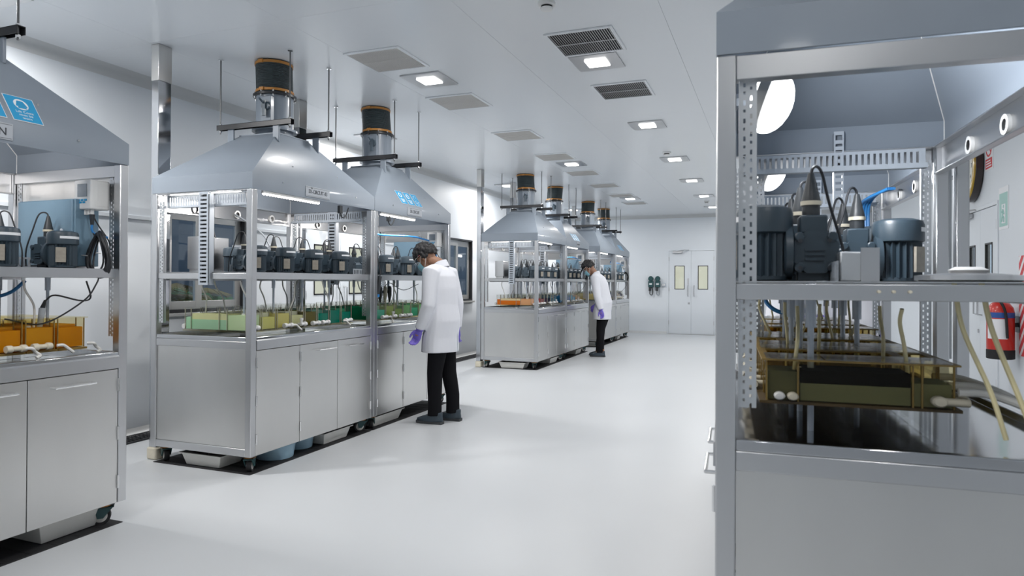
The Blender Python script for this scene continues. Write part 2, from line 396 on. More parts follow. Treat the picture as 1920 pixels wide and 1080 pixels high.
# drain channels along the left wall
def drain(y0, y1, label):
    t = thing('drain_grating', label, 'drain', (-4.93, y0, 0)); L = y1-y0
    obj('channel_frame', MB().box(-.115, 0, .0005, -.1, L, .012).box(.1, 0, .0005, .115, L, .012).box(-.1, 0, .0003, .1, L, .002), 'black', t)
    mb = MB(); n = int(L/.035)
    for i in range(n): mb.box(-.1, i*L/n, .002, .1, i*L/n+.012, .011)
    for k in range(5): mb.box(-.1+k*.05-.004, 0, .002, -.1+k*.05+.004, L, .012)
    o = obj('grate_bars', mb, 'black', t); o['kind'] = 'stuff'
drain(2.7, 6.2, 'black floor drain grating along the left wall, nearer length past the amber tanks')
drain(7.9, 12.5, 'black floor drain grating along the left wall, farther length below the dark-edged window')

# ceiling lights
def lname(x, y):
    row = {-1.3: 'aisle row', -2.77: 'row over the fronts of the workstations', -4.48: 'row close to the left wall', .55: 'added fill row over the right-hand workstations', -4.2: 'row close to the left wall'}[x]
    peers = sorted(q[1] for q in LAMPS if q[0] == x or {q[0], x} == {-4.2, -4.48})
    i = peers.index(y); n = len(peers)
    return 'square ceiling light in the %s, %s from camera end' % (row, ORD[i])
proto = None
for k, (x, y) in enumerate(LAMPS):
    if proto is None:
        t = proto = thing('ceiling_light', '', 'ceiling light', (x, y, ZC), 0, 'square ceiling lights')
        a, b = .185, .085; fr = MB()
        fr.loft([[(-a, -a, -.001), (a, -a, -.001), (a, a, -.001), (-a, a, -.001)], [(-a, -a, -.012), (a, -a, -.012), (a, a, -.012), (-a, a, -.012)], [(-b, -b, -.012), (b, -b, -.012), (b, b, -.012), (-b, b, -.012)], [(-b, -b, -.004), (b, -b, -.004), (b, b, -.004), (-b, b, -.004)]])
        obj('frame', fr, 'steel', t, .001)
        obj('diffuser', MB().box(-b+.001, -b+.001, -.02, b-.001, b-.001, -.0125), 'lamp', t, .002)
    else:
        t = copy_tree(proto); t.location = (x, y, ZC)
    t['label'] = lname(x, y)
# air vents
VENTS = [(-2.835, y, 'l') for y in (4.53, 5.83, 7.41, 8.85, 10.3, 11.75, 13.2, 14.6)] + [(-1.27, 4.69, 'r'), (-1.27, 5.99, 'r')]
pv = {}
for x, y, s in VENTS:
    if s not in pv:
        t = pv[s] = thing('air_vent', '', 'air vent', (x, y, ZC), 0, 'ceiling air vents'); a = .245; b = .222
        fr = MB().box(-a, -a, -.012, -b, a, -.0005).box(b, -a, -.012, a, a, -.0005).box(-b, -a, -.012, b, -b, -.0005).box(-b, b, -.012, b, a, -.0005)
        obj('frame', fr, 'ceil', t, .002)
        obj('backing', MB().box(-b, -b, -.002, b, b, -.0005), 'black' if s == 'r' else 'brown', t)
        lv = MB(); n = 26 if s == 'r' else 34
        for i in range(n):
            q = -b+(i+.5)*2*b/n; w = b/n*(.42 if s == 'r' else .72)
            lv.hexa([(q-w, -b, -.004), (q-w+.004, -b, -.004), (q-w+.004, b, -.004), (q-w, b, -.004)], [(q+w-.002, -b, -.011), (q+w+.002, -b, -.011), (q+w+.002, b, -.011), (q+w-.002, b, -.011)]) if s == 'r' else lv.box(q-w, -b, -.009, q+w, b, -.005)
        lv.box(-b, -.006, -.0105, b, .006, -.003)
        o = obj('louvre_blades', lv, 'louv' if s == 'l' else 'steel', t); o['kind'] = 'stuff'
    else:
        t = copy_tree(pv[s]); t.location = (x, y, ZC)
    peers = [v[1] for v in VENTS if v[2] == s]
    t['label'] = ('%s dense beige ceiling vent from the camera end, row over the hoods' if s == 'l' else '%s dark slatted ceiling vent from the camera end, aisle row') % ORD[peers.index(y)]
# smoke detectors
for i, (x, y) in enumerate(((-1.324, 3.95), (-1.333, 9.04), (-1.332, 14.74))):
    t = thing('smoke_detector', 'round white smoke detector on the aisle ceiling, %s' % ['above the nearest dark vent', 'between the middle lights', 'near the far end'][i], 'smoke detector', (x, y, ZC), 0, 'smoke detectors')
    obj('base', MB().lathe([(.055, -.0005), (.055, -.018), (.048, -.022)], n=24), 'white', t)
    obj('sensor_slots', MB().lathe([(.036, -.0225), (.036, -.034)], n=24), 'black', t)
    obj('cap', MB().lathe([(.04, -.0345), (.038, -.044), (.02, -.05)], n=24), 'white', t)
# sockets beside the end door
for i, x in enumerate((-2.965, -2.787)):
    t = thing('wall_socket', ['teal industrial wall socket with a black plug, farther from the door', 'teal industrial wall socket with looped lead, next to the grey switch'][i], 'socket', (x, YW, 0), 0, 'teal wall sockets')
    obj('housing', MB().box(-.065, -.09, 1.2, .065, -.001, 1.36), 'teal', t, .012)
    obj('socket_head', MB().lathe([(.062, -.1), (.068, -.07), (.06, -.001)], (0, 0, 1.42), 18, axis='y'), 'teal', t)
    obj('label_plate', MB().box(-.035, -.093, 1.265, .035, -.0905, 1.3), 'signw', t)
    obj('plug', MB().cyl((-.02, -.06, 1.2), (-.02, -.07, 1.1), .035, .03, 12), 'plug', t)
    obj('lead', MB().tube(bez([(-.02, -.07, 1.1), (-.02, -.06, 1.02), (.03, -.05, 1.0), (.045, -.04, 1.08), (.035, -.05, 1.2)], 6), .012, 7), 'cable' if i == 0 else 'greyc', t)
t = thing('light_switch', 'small grey switch box right of the teal sockets', 'switch', (-2.64, YW, 0))
obj('box', MB().box(-.045, -.035, 1.22, .045, -.001, 1.31), 'trunk', t, .004)
for k in (-1, 1): obj('rocker', MB().box(k*.02-.013, -.041, 1.24, k*.02+.013, -.0355, 1.29), 'white', t, .002)
# right wall: clock, signs, extinguisher (local y = out of the wall towards -X)
RW = R(-90)
t = thing('wall_clock', 'large round wall clock with yellow inner rim and dark brown case', 'clock', (XR, 8.93, 2.63), RW)
r = .385
obj('case', MB().lathe([(r-.03, -.001), (r, -.012), (r, -.075), (r-.012, -.082)], n=48, axis='y'), 'brown', t)
obj('yellow_bezel', MB().lathe([(r-.006, -.08), (r-.012, -.094), (r-.04, -.102), (r-.075, -.09), (r-.08, -.08)], n=48, axis='y', caps=False), 'yellow', t)
dl = obj('dial', MB().lathe([(r-.076, -.083), (r-.076, -.088)], n=48, axis='y'), 'dial', t)
for k in range(12):
    a = k*pi/6; mb = text_mb(str(12 if k == 0 else k), .07, .001)
    mb.xf(Matrix.Translation((.24*sin(a), -.0885, .24*cos(a)-.025)) @ Matrix.Rotation(R(90), 4, 'X')); obj('numeral', mb, 'ink', dl)
for nm, a, l, w in (('hour_hand', 2.0, .13, .012), ('minute_hand', 5.1, .2, .008)):
    obj(nm, MB().box(-w, -.093, -.03, w, -.0905, l).xf(Matrix.Rotation(a, 4, 'Y')), 'ink', t)
t = thing('prohibition_sign', 'white sign with red crossed camera ring and red text panel beside the clock', 'sign', (XR, 8.38, 2.52), RW)
obj('board', MB().box(-.14, -.004, 0, .14, -.0005, .37), 'signw', t)
obj('ring', MB().lathe([(.088, -.0045), (.088, -.006), (.108, -.006), (.108, -.0045)], (0, 0, .25), 32, axis='y', caps=False), 'redp', t)
obj('ring_bar', MB().box(-.095, -.007, -.009, .095, -.0045, .009).xf(Matrix.Translation((0, 0, .25)) @ Matrix.Rotation(R(45), 4, 'Y')), 'redp', t)
obj('camera_symbol', MB().box(-.05, -.0055, .215, .05, -.0045, .28).box(-.018, -.0055, .28, .018, -.0045, .295), 'ink', t)
obj('text_panel', MB().box(-.115, -.0055, .02, .115, -.0045, .125), 'redp', t)
mb = MB()
for q in range(3): mb.box(-.095, -.0065, .038+q*.027, .095-.02*q, -.0056, .05+q*.027)
obj('text_lines', mb, 'signw', t)
t = thing('exit_sign', 'pale green escape sign with white figure panel right of the door', 'sign', (XR, 7.9, 1.86), RW)
obj('board', MB().box(-.15, -.004, 0, .15, -.0005, .42), 'signw', t)
obj('green_field', MB().box(-.125, -.0055, .03, .125, -.0045, .36), 'green', t)
fg = MB().box(-.05, -.0065, .06, .06, -.0056, .25); obj('figure_panel', fg, 'signw', t)
fg = MB().lathe([(.018, -.0075), (.018, -.0066)], (.005, 0, .225), 12, axis='y')
for a in (((0, .2), (-.01, .13)), ((0, .19), (.035, .15)), ((0, .19), (-.035, .17)), ((-.01, .135), (.03, .11)), ((.03, .11), (.025, .07)), ((-.01, .135), (-.035, .08))):
    fg.tube([(a[0][0], -.007, a[0][1]), (a[1][0], -.007, a[1][1])], .008, 6)
obj('running_figure', fg, 'green', t)
t = thing('hazard_board', 'red and white diagonal striped board behind the extinguisher', 'board', (XR, 7.25, .66), RW)
obj('panel', MB().box(-.2, -.004, 0, .2, -.0005, .92), 'signw', t)
for k in range(-3, 8):
    q = [(-.2, k*.13), (.2, k*.13+.42), (.2, k*.13+.49), (-.2, k*.13+.07)]
    for lim, sg in ((0, 1), (.92, -1)):   # trim the band to the board
        out = []
        for n_, a in enumerate(q):
            b = q[(n_+1) % len(q)]; ia, ib = (a[1]-lim)*sg >= 0, (b[1]-lim)*sg >= 0
            if ia: out.append(a)
            if ia != ib: f_ = (lim-a[1])/(b[1]-a[1]); out.append((a[0]+(b[0]-a[0])*f_, lim))
        q = out
    if len(q) > 2: obj('stripe', MB().loft([[(x, y, z) for x, z in q] for y in (-.0052, -.0042)]), 'redp', t)
t = thing('fire_extinguisher', 'red fire extinguisher with blue band and black foot on the right wall', 'fire extinguisher', (XR-.14, 7.48, .62), RW)
obj('cylinder', MB().lathe([(.108, .085), (.11, .1), (.11, .43), (.1, .48), (.07, .52), (.03, .54), (.028, .57)], n=28), 'red', t)
obj('foot', MB().lathe([(.1, 0), (.112, .005), (.112, .085), (.108, .09)], n=28), 'rubber', t)
obj('blue_band', MB().lathe([(.1108, .385), (.1108, .435)], n=28, caps=False), 'band', t)
mb = MB(); mb.loft([[(.1115*cos(a), .1115*sin(a), z) for a in [R(-75+i*11) for i in range(9)]] for z in (.19, .375)], caps=False, closed=False)
lb = obj('label', mb, 'signw', t)
obj('valve', MB().cyl((0, 0, .565), (0, 0, .61), .02, .018, 10).box(-.012, -.09, .61, .012, .03, .622).box(-.012, -.1, .64, .012, .03, .65), 'black', t)
obj('hose', MB().tube(bez([(.0, -.03, .6), (.09, -.05, .58), (.135, 0, .45), (.13, .02, .2)], 6), .012, 7), 'rubber', t)
obj('wall_bracket', MB().box(-.02, .1, .3, .02, .139, .34).box(-.06, .132, .25, .06, .139, .4), 'black', t)

# ------------------------------------------------------------------ workstations (local frame: x along the row, y from front to back, z up)
UL, UW = 1.486, .92
def slotted(mb, p, u, v, n, w, h, pitch, bar, t):
    """a slotted plate: origin p, run direction u (length w), cross direction v (height h), thickness t along n"""
    p, u, v, n = Vector(p), Vector(u), Vector(v), Vector(n)
    def bx(a0, a1, b0, b1):
        q = [p+u*a+v*b for a, b in ((a0, b0), (a1, b0), (a1, b1), (a0, b1))]
        mb.hexa(q, [c+n*t for c in q])
    e = h*.16; bx(0, w, 0, e); bx(0, w, h-e, h); k = int(w/pitch)
    for i in range(k): bx(i*pitch, i*pitch+bar, e, h-e)
    bx(w-bar, w, e, h-e); return mb
def perforated(mb, x, y0, z0, z1, w=.045, t=.002):
    for a, b in ((0, .25), (.38, .62), (.75, 1)): mb.box(x, y0+w*a, z0, x+t, y0+w*b, z1)
    n = int((z1-z0)/.024)
    for i in range(n):
        z = z0+i*.024; g = .011 if i % 2 else .016; mb.box(x, y0+w*.25, z, x+t, y0+w*.38, z+g); mb.box(x, y0+w*.62, z+.012, x+t, y0+w*.75, z+.012+g)
    mb.box(x, y0, z0, x+w*.5, y0+t, z1); return mb
def caster_parts(t, x, y, turn):
    mb = MB(); mb.box(-.05, -.045, .112, .05, .045, .118); c = obj('caster', mb, 'black', t, 0, (x, y, 0), (0, 0, turn))
    obj('swivel_ring', MB().lathe([(.036, .1), (.042, .104), (.042, .111), (.036, .1115)], n=18), 'orange', c)
    fk = MB()
    for s in (-1, 1):
        fk.hexa([(-.05, s*.026, .1), (.04, s*.026, .1), (.04, s*.031, .1), (-.05, s*.031, .1)], [(.0, s*.026, .04), (.028, s*.026, .04), (.028, s*.031, .04), (.0, s*.031, .04)])
    fk.box(-.05, -.031, .094, .042, .031, .1); obj('fork', fk, 'teal', c)
    obj('tyre', MB().lathe([(.034, -.016), (.047, -.018), (.05, -.01), (.05, .01), (.047, .018), (.034, .016)], (.014, 0, .05), 22, axis='y', caps=False), 'rubber', c)
    obj('hub', MB().lathe([(.008, -.022), (.034, -.016), (.034, .016), (.008, .022)], (.014, 0, .05), 22, axis='y'), 'wheel', c)
def unit(name_label, loc, rotz, end0='tray', end1='tray', handles=(1, 2), right=False, dz=0.):
    t = thing('workstation', name_label, 'workstation', loc, rotz, 'stainless steel workstations')
    L, w = UL, UW; p = .05; zt = 1.94
    for x in (0, L-p):
        for y in (0, w-p):
            obj('corner_post', MB().box(x, y, .12, x+p, y+p, zt), 'steel', t, .004)
    obj('back_top_rail', MB().box(p, w-.03, 1.815, L-p, w-.024, zt-.002).box(p, w-.06, 1.815, L-p, w-.03, 1.821).box(p, w-.06, 1.93, L-p, w-.03, 1.936), 'steel', t, .002)
    for x, e in ((0, end0), (L-p, end1)):
        obj('end_top_rail', MB().box(x+.004, p, 1.932 if e == 'tray' else 1.875, x+p-.004, w-p, zt-.002), 'steel', t, .002)
        obj('end_base_rail', MB().box(x+.002, p, .12, x+p-.002, w-p, .172), 'steel', t, .003)
        obj('end_counter_rail', MB().box(x+.003, p, .848, x+p-.003, w-p, .9), 'steel', t, .003)
        x0 = x+.012 if x == 0 else x+p-.016
        obj('end_panel', MB().box(x0, p+.001, .173, x0+.004, w-p-.001, .847), 'panel', t)
        obj('shelf_end_rail', MB().box(x+.012, p, 1.327+dz, x+p-.012, w-p, 1.368+dz), 'steel', t, .002)
    obj('front_base_rail', MB().box(p, .024, .12, L-p, .05, .15), 'steel', t, .002)
    obj('back_panel', MB().box(p, w-.02, .12, L-p, w-.015, .9), 'panel', t)
    # counter: dished worktop with raised rolled edge, front fascia
    wt = MB(); a = .006
    wt.box(p*.6, .02, .898, L-p*.6, w-.03, .905)
    for (x0, y0, x1, y1) in ((p, .002, L-p, .028), (p, w-.03, L-p, w-.004), (.004, p, .03, w-p), (L-.03, p, L-.004, w-p)):
        wt.box(x0, y0, .9, x1, y1, .93)
    obj('worktop', wt, 'worktop', t, .005)
    fa = MB(); fa.loft([[(x, .012, .843), (x, -.006, .843), (x, -.006, .905), (x, .02, .9305), (x, .03, .9305)] for x in (p, L-p)])
    obj('front_fascia', fa, 'steel', t)
    # doors
    seams = [(p+.003, .502), (.506, .964), (.968, L-p-.003)]
    for i, (x0, x1) in enumerate(seams):
        d = obj('door', MB().box(x0, .002, .122, x1, .022, .838), 'panel', t, .0025)
        if i in handles:
            c = (.69, .905) if i == 1 else (1.075, 1.285)
            obj('handle', MB().tube([(c[0], .004, .785), (c[0], -.03, .785), (c[1], -.03, .785), (c[1], .004, .785)], .0055, 8), 'chrome', d)
        hx = x1 if i == 2 else x0
        for z in (.2, .46, .72): obj('hinge', MB().cyl((hx, -.003, z), (hx, -.003, z+.07), .006, n=8), 'chrome', d)
    # motor shelf
    sh = MB().box(p*.5, .03, 1.372, L-p*.5, .8, 1.3755).box(p, .03, 1.328, L-p, .033, 1.372).box(p, .033, 1.328, L-p, .06, 1.331).box(p, .797, 1.315, L-p, .8, 1.372)
    obj('motor_shelf', sh.xf(Matrix.Translation((0, 0, dz))), 'steel', t)
    for x in (.5, 1.0): obj('shelf_bracket', MB().box(x, .034, 1.33+dz, x+.03, .797, 1.371+dz), 'steel', t)
    # slotted uprights inside the posts
    for x in (p*.3, L-p*.7):
        for y in (p+.006, w-p-.053):
            if not (x < .1 and y < .1 and not right): obj('slotted_upright', perforated(MB(), x, y, 1.01, 1.884), 'galv', t)
    # slotted wiring trunking
    tr = slotted(MB(), (.12, .306, 1.3758+dz), (1, 0, 0), (0, 0, 1), (0, 1, 0), 1.05 if end1 == 'cabinet' else 1.24, .055, .024, .013, .0015)
    obj('shelf_trunking', tr, 'trunk', t)
    for x, e in ((0, end0), (L, end1)):
        s = 1 if x == 0 else -1
        if e == 'tray':
            m = slotted(MB(), (x+s*.052, .1, 1.842), (0, 1, 0), (0, 0, 1), (s, 0, 0), .73, .088, .0235, .0135, .002)
            m.box(x+s*.052, .1, 1.84, x+s*.092, .83, 1.8425).box(x+s*.09, .1, 1.842, x+s*.092, .83, 1.862)
            obj('cable_tray', m, 'trunk', t)
            if right:
                m = slotted(MB(), (x+.046, .475, 1.285), (0, 0, 1), (0, 1, 0), (1, 0, 0), .74, .04, .0285, .0165, .003)
                m.box(x+.01, .475, 1.285, x+.046, .478, 2.02).box(x+.01, .512, 1.285, x+.046, .515, 2.02); obj('vertical_trunking', m, 'trunk', t); continue
            m = slotted(MB(), (x-s*.012 if s > 0 else x-.045, .375, 1.285), (0, 0, 1), (0, 1, 0), (s, 0, 0), .65, .085, .0285, .0165, .003)
            m.box(x-s*.0, .375, 1.285, x+s*.045, .379, 1.935).box(x-s*.0, .456, 1.285, x+s*.045, .46, 1.935).box(*((x+.042, .375, 1.285, x+.045, .46, 1.935) if s > 0 else (x-.003, .375, 1.285, x, .46, 1.935)))
            vt_ = obj('vertical_trunking', m, 'trunk', t)
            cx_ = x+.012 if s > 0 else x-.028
            obj('slot_shade', MB().box(cx_, .383, 1.3, cx_+.014, .452, 1.92), 'cable', vt_)  # black filler box standing in for the shade inside the trunking
        elif e == 'cabinet':
            obj('end_sheet', MB().box(x-s*-.008 if 0 else x+s*.01, p, 1.752, x+s*.013, w-p, 1.884), 'panel', t)
    for gx in ((.42, .76, 1.12) if right else (.36, .79, 1.2)):
        obj('cable_grommet', MB().lathe([(.02, -.012), (.034, -.012), (.034, .0), (.02, .0)], (gx, w-.03, 1.866), 20, axis='y', caps=False), 'white', t)
    if right:
        for y in (.38, .412, .447): obj('shelf_bolt', MB().lathe([(.0, -.0), (.004, .001), (.004, .012), (.0, .0125)], (L-.0125, y, 1.35+dz), 10, axis='x'), 'cream', t)
    for x, y, a in ((.07, .07, .5), (L-.07, .08, 2.4), (.07, w-.08, 1.0), (L-.07, w-.08, 2.0)): caster_parts(t, x, y, a)
    return t

# ------------------------------------------------------------------ extraction hoods
def slope_frame(x, v0=0.):
    v = Vector((0, .275, .398)).normalized(); u = Vector((1, 0, 0)); n = u.cross(v)
    m = Matrix((u, v, n)).transposed().to_4x4(); m.translation = Vector((x, 0, 2.057))+v*v0+n*.001; return m
def hood(label, loc, rotz, led=True, plate=None, signs=0, bulk=False, seed=0, plug=None, end=False):
    t = thing('extraction_hood', label, 'extraction hood', loc, rotz, 'grey extraction hoods'); L, w = UL, UW; cx, cy = L/2, w/2
    def ring(x0, y0, x1, y1, z): return [(x0, y0, z), (x1, y0, z), (x1, y1, z), (x0, y1, z)]
    e = .008; ax, ay = .18, .185; zb, zs, za = 1.943, 2.057, 2.455
    m = MB(); m.loft([ring(0, 0, L, w, zb), ring(0, 0, L, w, zs), ring(cx-ax, cy-ay, cx+ax, cy+ay, za), ring(cx-ax, cy-ay, cx+ax, cy+ay, za-.003), ring(e, e, L-e, w-e, zs-.004), ring(e, e, L-e, w-e, zb), ring(0, 0, L, w, zb)], caps=False)
    cp = obj('canopy', m, 'hood', t)
    for qx, qy, ax_, ay_ in ((e, e, cx-ax, cy-ay), (L-e, e, cx+ax, cy-ay), (L-e, w-e, cx+ax, cy+ay), (e, w-e, cx-ax, cy+ay)):
        obj('weld_seam', MB().tube([(qx, qy, zb+.001), (qx, qy, zs-.004), (ax_, ay_, za-.004)], .0032, 6), 'white', cp)
    bl = MB()
    for x in (.3, .62, 1.2): bl.lathe([(.006, -.004), (.006, .001)], (x, 0, zs-.035), 8, axis='y')
    for x in (.5, 1.05): bl.xf(Matrix()); bl.lathe([(.006, -.004), (.006, .02)], (x, .08, zs+.116), 8, axis='y')
    obj('rivet', bl, 'chrome', cp)
    obj('top_plate', MB().box(cx-ax-.004, cy-ay-.004, za-.002, cx+ax+.004, cy+ay+.004, za+.006), 'hood', t)
    rd = .143
    obj('duct_collar', MB().lathe([(rd, za+.006), (rd, za+.05), (rd+.03, za+.05), (rd+.03, za+.068), (rd, za+.068)], (cx, cy, 0), 32), 'hood', t)
    du = obj('duct', MB().lathe([(rd, za+.06), (rd, 2.795)], (cx, cy, 0), 40), 'hood', t)
    obj('seam_flat', MB().box(cx-rd-.008, cy-.09, za+.075, cx-rd+.03, cy+.01, 2.76), 'hood', du, .003)
    dm = MB().cyl((cx-rd-.03, cy-.05, 2.68), (cx-rd, cy-.05, 2.68), .035, n=14).box(cx-rd-.045, cy-.065, 2.6, cx-rd-.03, cy-.035, 2.72).cyl((cx-rd-.05, cy-.05, 2.7), (cx-rd-.1, cy-.06, 2.72), .008, n=8)
    obj('damper_lever', dm, 'motor', du)
    fl = MB().lathe([(rd, 2.782), (rd+.024, 2.782), (rd+.024, 2.8), (rd, 2.8)], (cx, cy, 0), 32)
    obj('flange', fl, 'black', t)
    bt = MB()
    for k in range(10):
        a = k*2*pi/10; bt.cyl((cx+(rd+.013)*cos(a), cy+(rd+.013)*sin(a), 2.765), (cx+(rd+.013)*cos(a), cy+(rd+.013)*sin(a), 2.815), .006, n=6)
    obj('flange_bolts', bt, 'chrome', t)['kind'] = 'stuff'
    rr = random.Random(seed); ox, oy = rr.uniform(-.012, .012), rr.uniform(-.014, .014); rings = []; n = 44
    for i in range(n+1):
        q = i/n; z = 2.801+q*(ZC-.004-2.801); r = rd-.006+.008*sin(pi*q)*0+(.005 if i % 2 else 0)
        rings.append([(cx+ox*q*1.6+r*cos(2*pi*j/32), cy+oy*q*1.6+r*sin(2*pi*j/32), z) for j in range(32)])
    obj('flexible_duct', MB().loft(rings), 'flex', t)
    for q in (.09, .93):
        z = 2.801+q*(ZC-.004-2.801)
        cl = MB().lathe([(rd-.004, z-.01), (rd+.004, z-.01), (rd+.004, z+.01), (rd-.004, z+.01)], (cx+ox*q*1.6, cy+oy*q*1.6, 0), 32, caps=False).box(cx+ox*q*1.6-rd-.014, cy-.02, z-.012, cx+ox*q*1.6-rd+.002, cy+.02, z+.012)
        obj('clamp_band', cl, 'orange', t)
    for s in (-1, 1):
        x = cx+s*.235; br = obj('hanger_bar', MB().box(x-.02, .09, 2.497, x-.017, .81, 2.537).box(x+.017, .09, 2.497, x+.02, .81, 2.537).box(x-.02, .09, 2.534, x+.02, .81, 2.537), 'black', t)
        for y in (.115, .79):
            obj('hanger_rod', MB().cyl((x, y, 2.47), (x, y, ZC), .0055, n=8), 'rod', br)
        nt_ = MB()
        for y in (.115, .79): nt_.lathe([(.012, 2.482), (.012, 2.496)], (x, y, 0), 6).lathe([(.012, 2.5375), (.012, 2.55)], (x, y, 0), 6).lathe([(.02, ZC-.01), (.02, ZC-.001)], (x, y, 0), 10)
        obj('nuts', nt_, 'chrome', br)['kind'] = 'stuff'
        for y in (.24, .68):
            obj('lug', MB().box(x-.008, y-.03, 2.37, x+.008, y+.03, 2.5), 'hood', t, .004)
    if led:
        m = MB()
        m.box(.12, .012, 1.925, .74, .03, 1.943)
        st = obj('lamp_channel', m, 'white', t)
        dm = MB()
        for i in range(21): dm.lathe([(.004, -.01), (.011, -.004), (.013, .0), (.011, .003)], (.135+i*.0295, .021, 1.922), 8)
        o = obj('led_beads', dm, 'led', st)
        area('hood_lamp_light', (L*.42, .1, 1.915), .7, .06, HOOD_W, (1, .96, .93), (R(88), 0, 0), t)
        if end:
            es = obj('end_glow_backing', MB().box(.012, .1, 1.93, .028, .78, 1.943), 'white', t); obj('skirt_glow_line', MB().box(.013, .12, 1.926, .027, .76, 1.9295), 'led', es)  # added glowing strip, stands in for the lit inner face of the skirt
        if plug: obj('plug', MB().box(plug-.02, .015, 1.87, plug+.02, .04, 1.935).tube(bez([(plug, .03, 1.88), (plug+.03, .03, 1.84), (plug+.08, .03, 1.86), (plug+.12, .03, 1.93)], 5), .006, 6), 'plug', t, .003)
    if bulk:
        bx = L-.52
        o = obj('bulkhead_base', MB().lathe([(.15, 0), (.15, .03), (.13, .04)], (0, 0, 0), 24, axis='y').xf(Matrix.Translation((bx, .118, 1.955)) @ Matrix.Rotation(R(-20), 4, 'X') @ Matrix.Diagonal((1, 1, .72, 1))), 'alu', t)
        obj('bulkhead_lens', MB().ell((0, .045, 0), .14, .07, .1, 24).xf(Matrix.Translation((bx, .118, 1.955)) @ Matrix.Rotation(R(-20), 4, 'X')), 'bulk', o)
        obj('bulkhead_bracket', MB().box(bx-.05, .008, 1.95, bx+.05, .12, 1.965), 'hood', t)
        area('bulkhead_light', (bx, .22, 1.92), .24, .12, HOOD_W*2.2, (.95, .97, 1), (R(88), 0, 0), t)
    if plate:
        txt, x0, x1 = plate; pl = obj('name_plate', MB().box(x0, -.004, 1.957, x1, -.0005, 2.034), 'plate', t, .001)
        obj('plate_border', MB().box(x0+.006, -.0046, 1.963, x1-.006, -.004, 1.9645).box(x0+.006, -.0046, 2.0265, x1-.006, -.004, 2.028), 'ink', pl)
        if txt == 'N': mb = text_mb('N', .05, .0005).xf(Matrix.Translation((x1-.045, -.0048, 1.977)) @ Matrix.Rotation(R(90), 4, 'X'))
        else: mb = text_mb(txt, .0365, .0005).xf(Matrix.Translation(((x0+x1)/2, -.0048, 1.983)) @ Matrix.Rotation(R(90), 4, 'X') @ Matrix.Diagonal((.93, 1.15, 1, 1)))
        obj('lettering', mb, 'ink', pl)
    for k, (x0, wd, v0, ht, words_) in enumerate(signs or ()):
        m = slope_frame(x0, v0)
        s = obj('safety_sign', MB().box(0, 0, 0, wd, ht, .002).xf(m), 'signw', t)
        obj('blue_field', MB().box(.003, .003, .002, wd-.003, ht-.003, .0026).xf(m), 'sign', s)
        pc = MB().lathe([(wd*.24, .0026), (wd*.24, .0032)], (wd/2, ht*.68, 0), 24)
        obj('pictogram_disc', pc.xf(m), 'signw', s)
        g = MB()
        if k == 2:  # coat
            c = (wd/2, ht*.68); g.hexa(*[[(c[0]+a, c[1]+b, z) for a, b in ((-.02, -.025), (.02, -.025), (.012, .022), (-.012, .022))] for z in (.0032, .0036)])
            g.hexa(*[[(c[0]+a, c[1]+b, z) for a, b in ((-.027, -.012), (-.02, -.016), (-.009, .018), (-.014, .022))] for z in (.0032, .0036)])
            g.hexa(*[[(c[0]+a, c[1]+b, z) for a, b in ((.02, -.016), (.027, -.012), (.014, .022), (.009, .018))] for z in (.0032, .0036)])
        elif k == 1:  # mitt
            c = (wd/2, ht*.68); g.ell((c[0], c[1], .0034), .013, .018, .0003, 12); g.ell((c[0]+.014, c[1]-.004, .0034), .004, .01, .0003, 8)
        else:  # goggled head
            c = (wd/2, ht*.68); g.ell((c[0], c[1], .0034), .015, .02, .0003, 14); g.box(c[0]-.02, c[1]+.001, .0033, c[0]+.02, c[1]+.006, .0039)
        obj('pictogram', g.xf(m), 'sign', s)
        if words_:
            mb = text_mb(words_, .0215, .0003); mb.xf(m @ Matrix.Translation((wd/2, ht*.34, .003)) @ Matrix.Diagonal((.92, .95, 1, 1)))
        else:
            mb = MB()
            for q in range(3): mb.box(wd*.2+.006*q, ht*(.33-.095*q), .0026, wd*.8-.006*q, ht*(.33-.095*q)+.008, .0031)
            mb.xf(m)
        obj('lettering', mb, 'signw', s)
    return t

